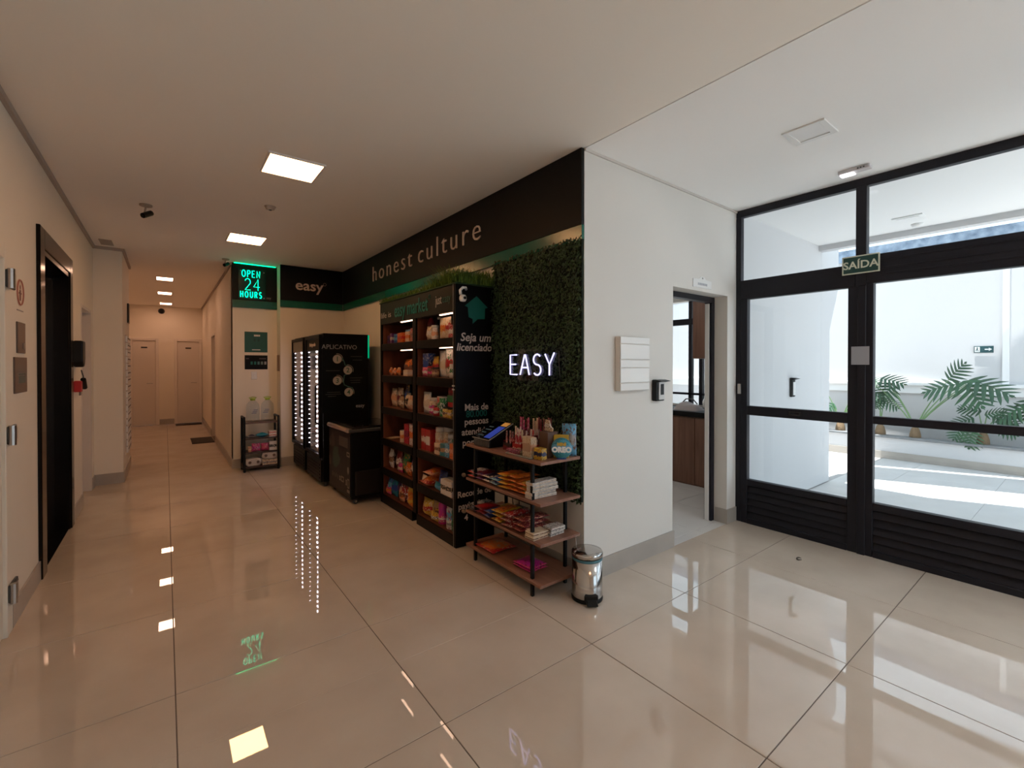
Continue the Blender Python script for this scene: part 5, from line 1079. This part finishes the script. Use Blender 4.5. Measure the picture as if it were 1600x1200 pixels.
def tr(name, cat, label, x, y, z, f, rz=0): 
    t = thing(name, label, cat, (x, y, z), rz, group='goods on the black trolley'); f(t)
tr('wipes_pack', 'pack', 'teal flat pack on the trolley second tier', 1.10, 7.37, TZ[1], po(.17, .06, .10, pm('teal', 'teal', 'sky'), None, True), .1)
tr('wipes_pack', 'pack', 'dark blue grey pack left on the trolley second tier', .97, 7.37, TZ[1], po(.10, .045, .10, pm('navy', 'grey'), None, True), 0)
for k in range(2): tr('small_carton', 'box', ['lower', 'upper'][k]+' pink and white small carton right on the trolley second tier', 1.235, 7.36, TZ[1]+k*.041, q_carton(.10, .09, .039, pm('white', 'red', 'peach')))
tr('small_carton', 'box', 'small tan carton left on the trolley third tier', .945, 7.36, TZ[2], q_carton(.04, .05, .075, pm('tan', 'cream', 'orange')))
tr('pink_pack', 'pack', 'left pink pack on the trolley third tier', 1.025, 7.37, TZ[2], po(.115, .06, .115, pm('pink', 'magenta', 'white')), .05)
tr('pink_pack', 'pack', 'right pink pack on the trolley third tier', 1.14, 7.37, TZ[2], po(.105, .06, .11, pm('pink', 'pink', 'peach')), -.05)
tr('white_box', 'box', 'white and black box right on the trolley third tier', 1.24, 7.37, TZ[2], q_carton(.10, .07, .125, pm('white', 'black', 'white')))
PAPER = mat('toilet_paper', (.58, .52, .46), .9); FILM = mat('roll_core', (.14, .09, .07), .8)
def f_rolls(t):
    for x in (-.052, .052):
        b_ = MB().lathe([(.052, 0), (.054, .004), (.054, .092), (.052, .096)], 18).xf(Matrix.Translation((x, .05, .054)) @ Matrix.Rotation(PI/2, 4, 'X')).build('roll', PAPER, t, smooth=True)
        MB().lathe([(.020, 0), (.020, .003)], 14).xf(Matrix.Translation((x, -.0455, .054)) @ Matrix.Rotation(PI/2, 4, 'X')).build('core', FILM, b_)
    B(-.05, .05, -.047, .05, 0, .108).build('wrap', mat('roll_wrap', (.52, .46, .41), .6), t, .01)
tr('toilet_roll_pack', 'toilet paper', 'left twin pack of toilet rolls on the lowest trolley tier', .99, 7.37, TZ[3], f_rolls, .1)
tr('toilet_roll_pack', 'toilet paper', 'upper twin pack of toilet rolls on the right of the lowest tier', 1.20, 7.37, TZ[3]+.075, f_rolls, -.05)
tr('toilet_roll_pack', 'toilet paper', 'flat grey pack under the right toilet rolls', 1.20, 7.38, TZ[3], q_carton(.2, .14, .073, pm('cream', 'grey', 'brown')))
# small curl of dried leaf on the floor
p = []
for k in range(9): p.append((3.905+.022*math.cos(k*.5), 1.42+.022*math.sin(k*.5), .006+.003*math.sin(k)))
tag(MB().tube(p, [.002+.004*math.sin(PI*k/8) for k in range(9)], 6).build('dried_leaf', mat('dry_leaf', (.06, .05, .04), .8), None, smooth=True), 'small dark curled leaf on the floor before the glass door', 'leaf')

dup = [k for k, v in USED.items() if v > 1]
if dup: print('REPEATED LABELS', dup)
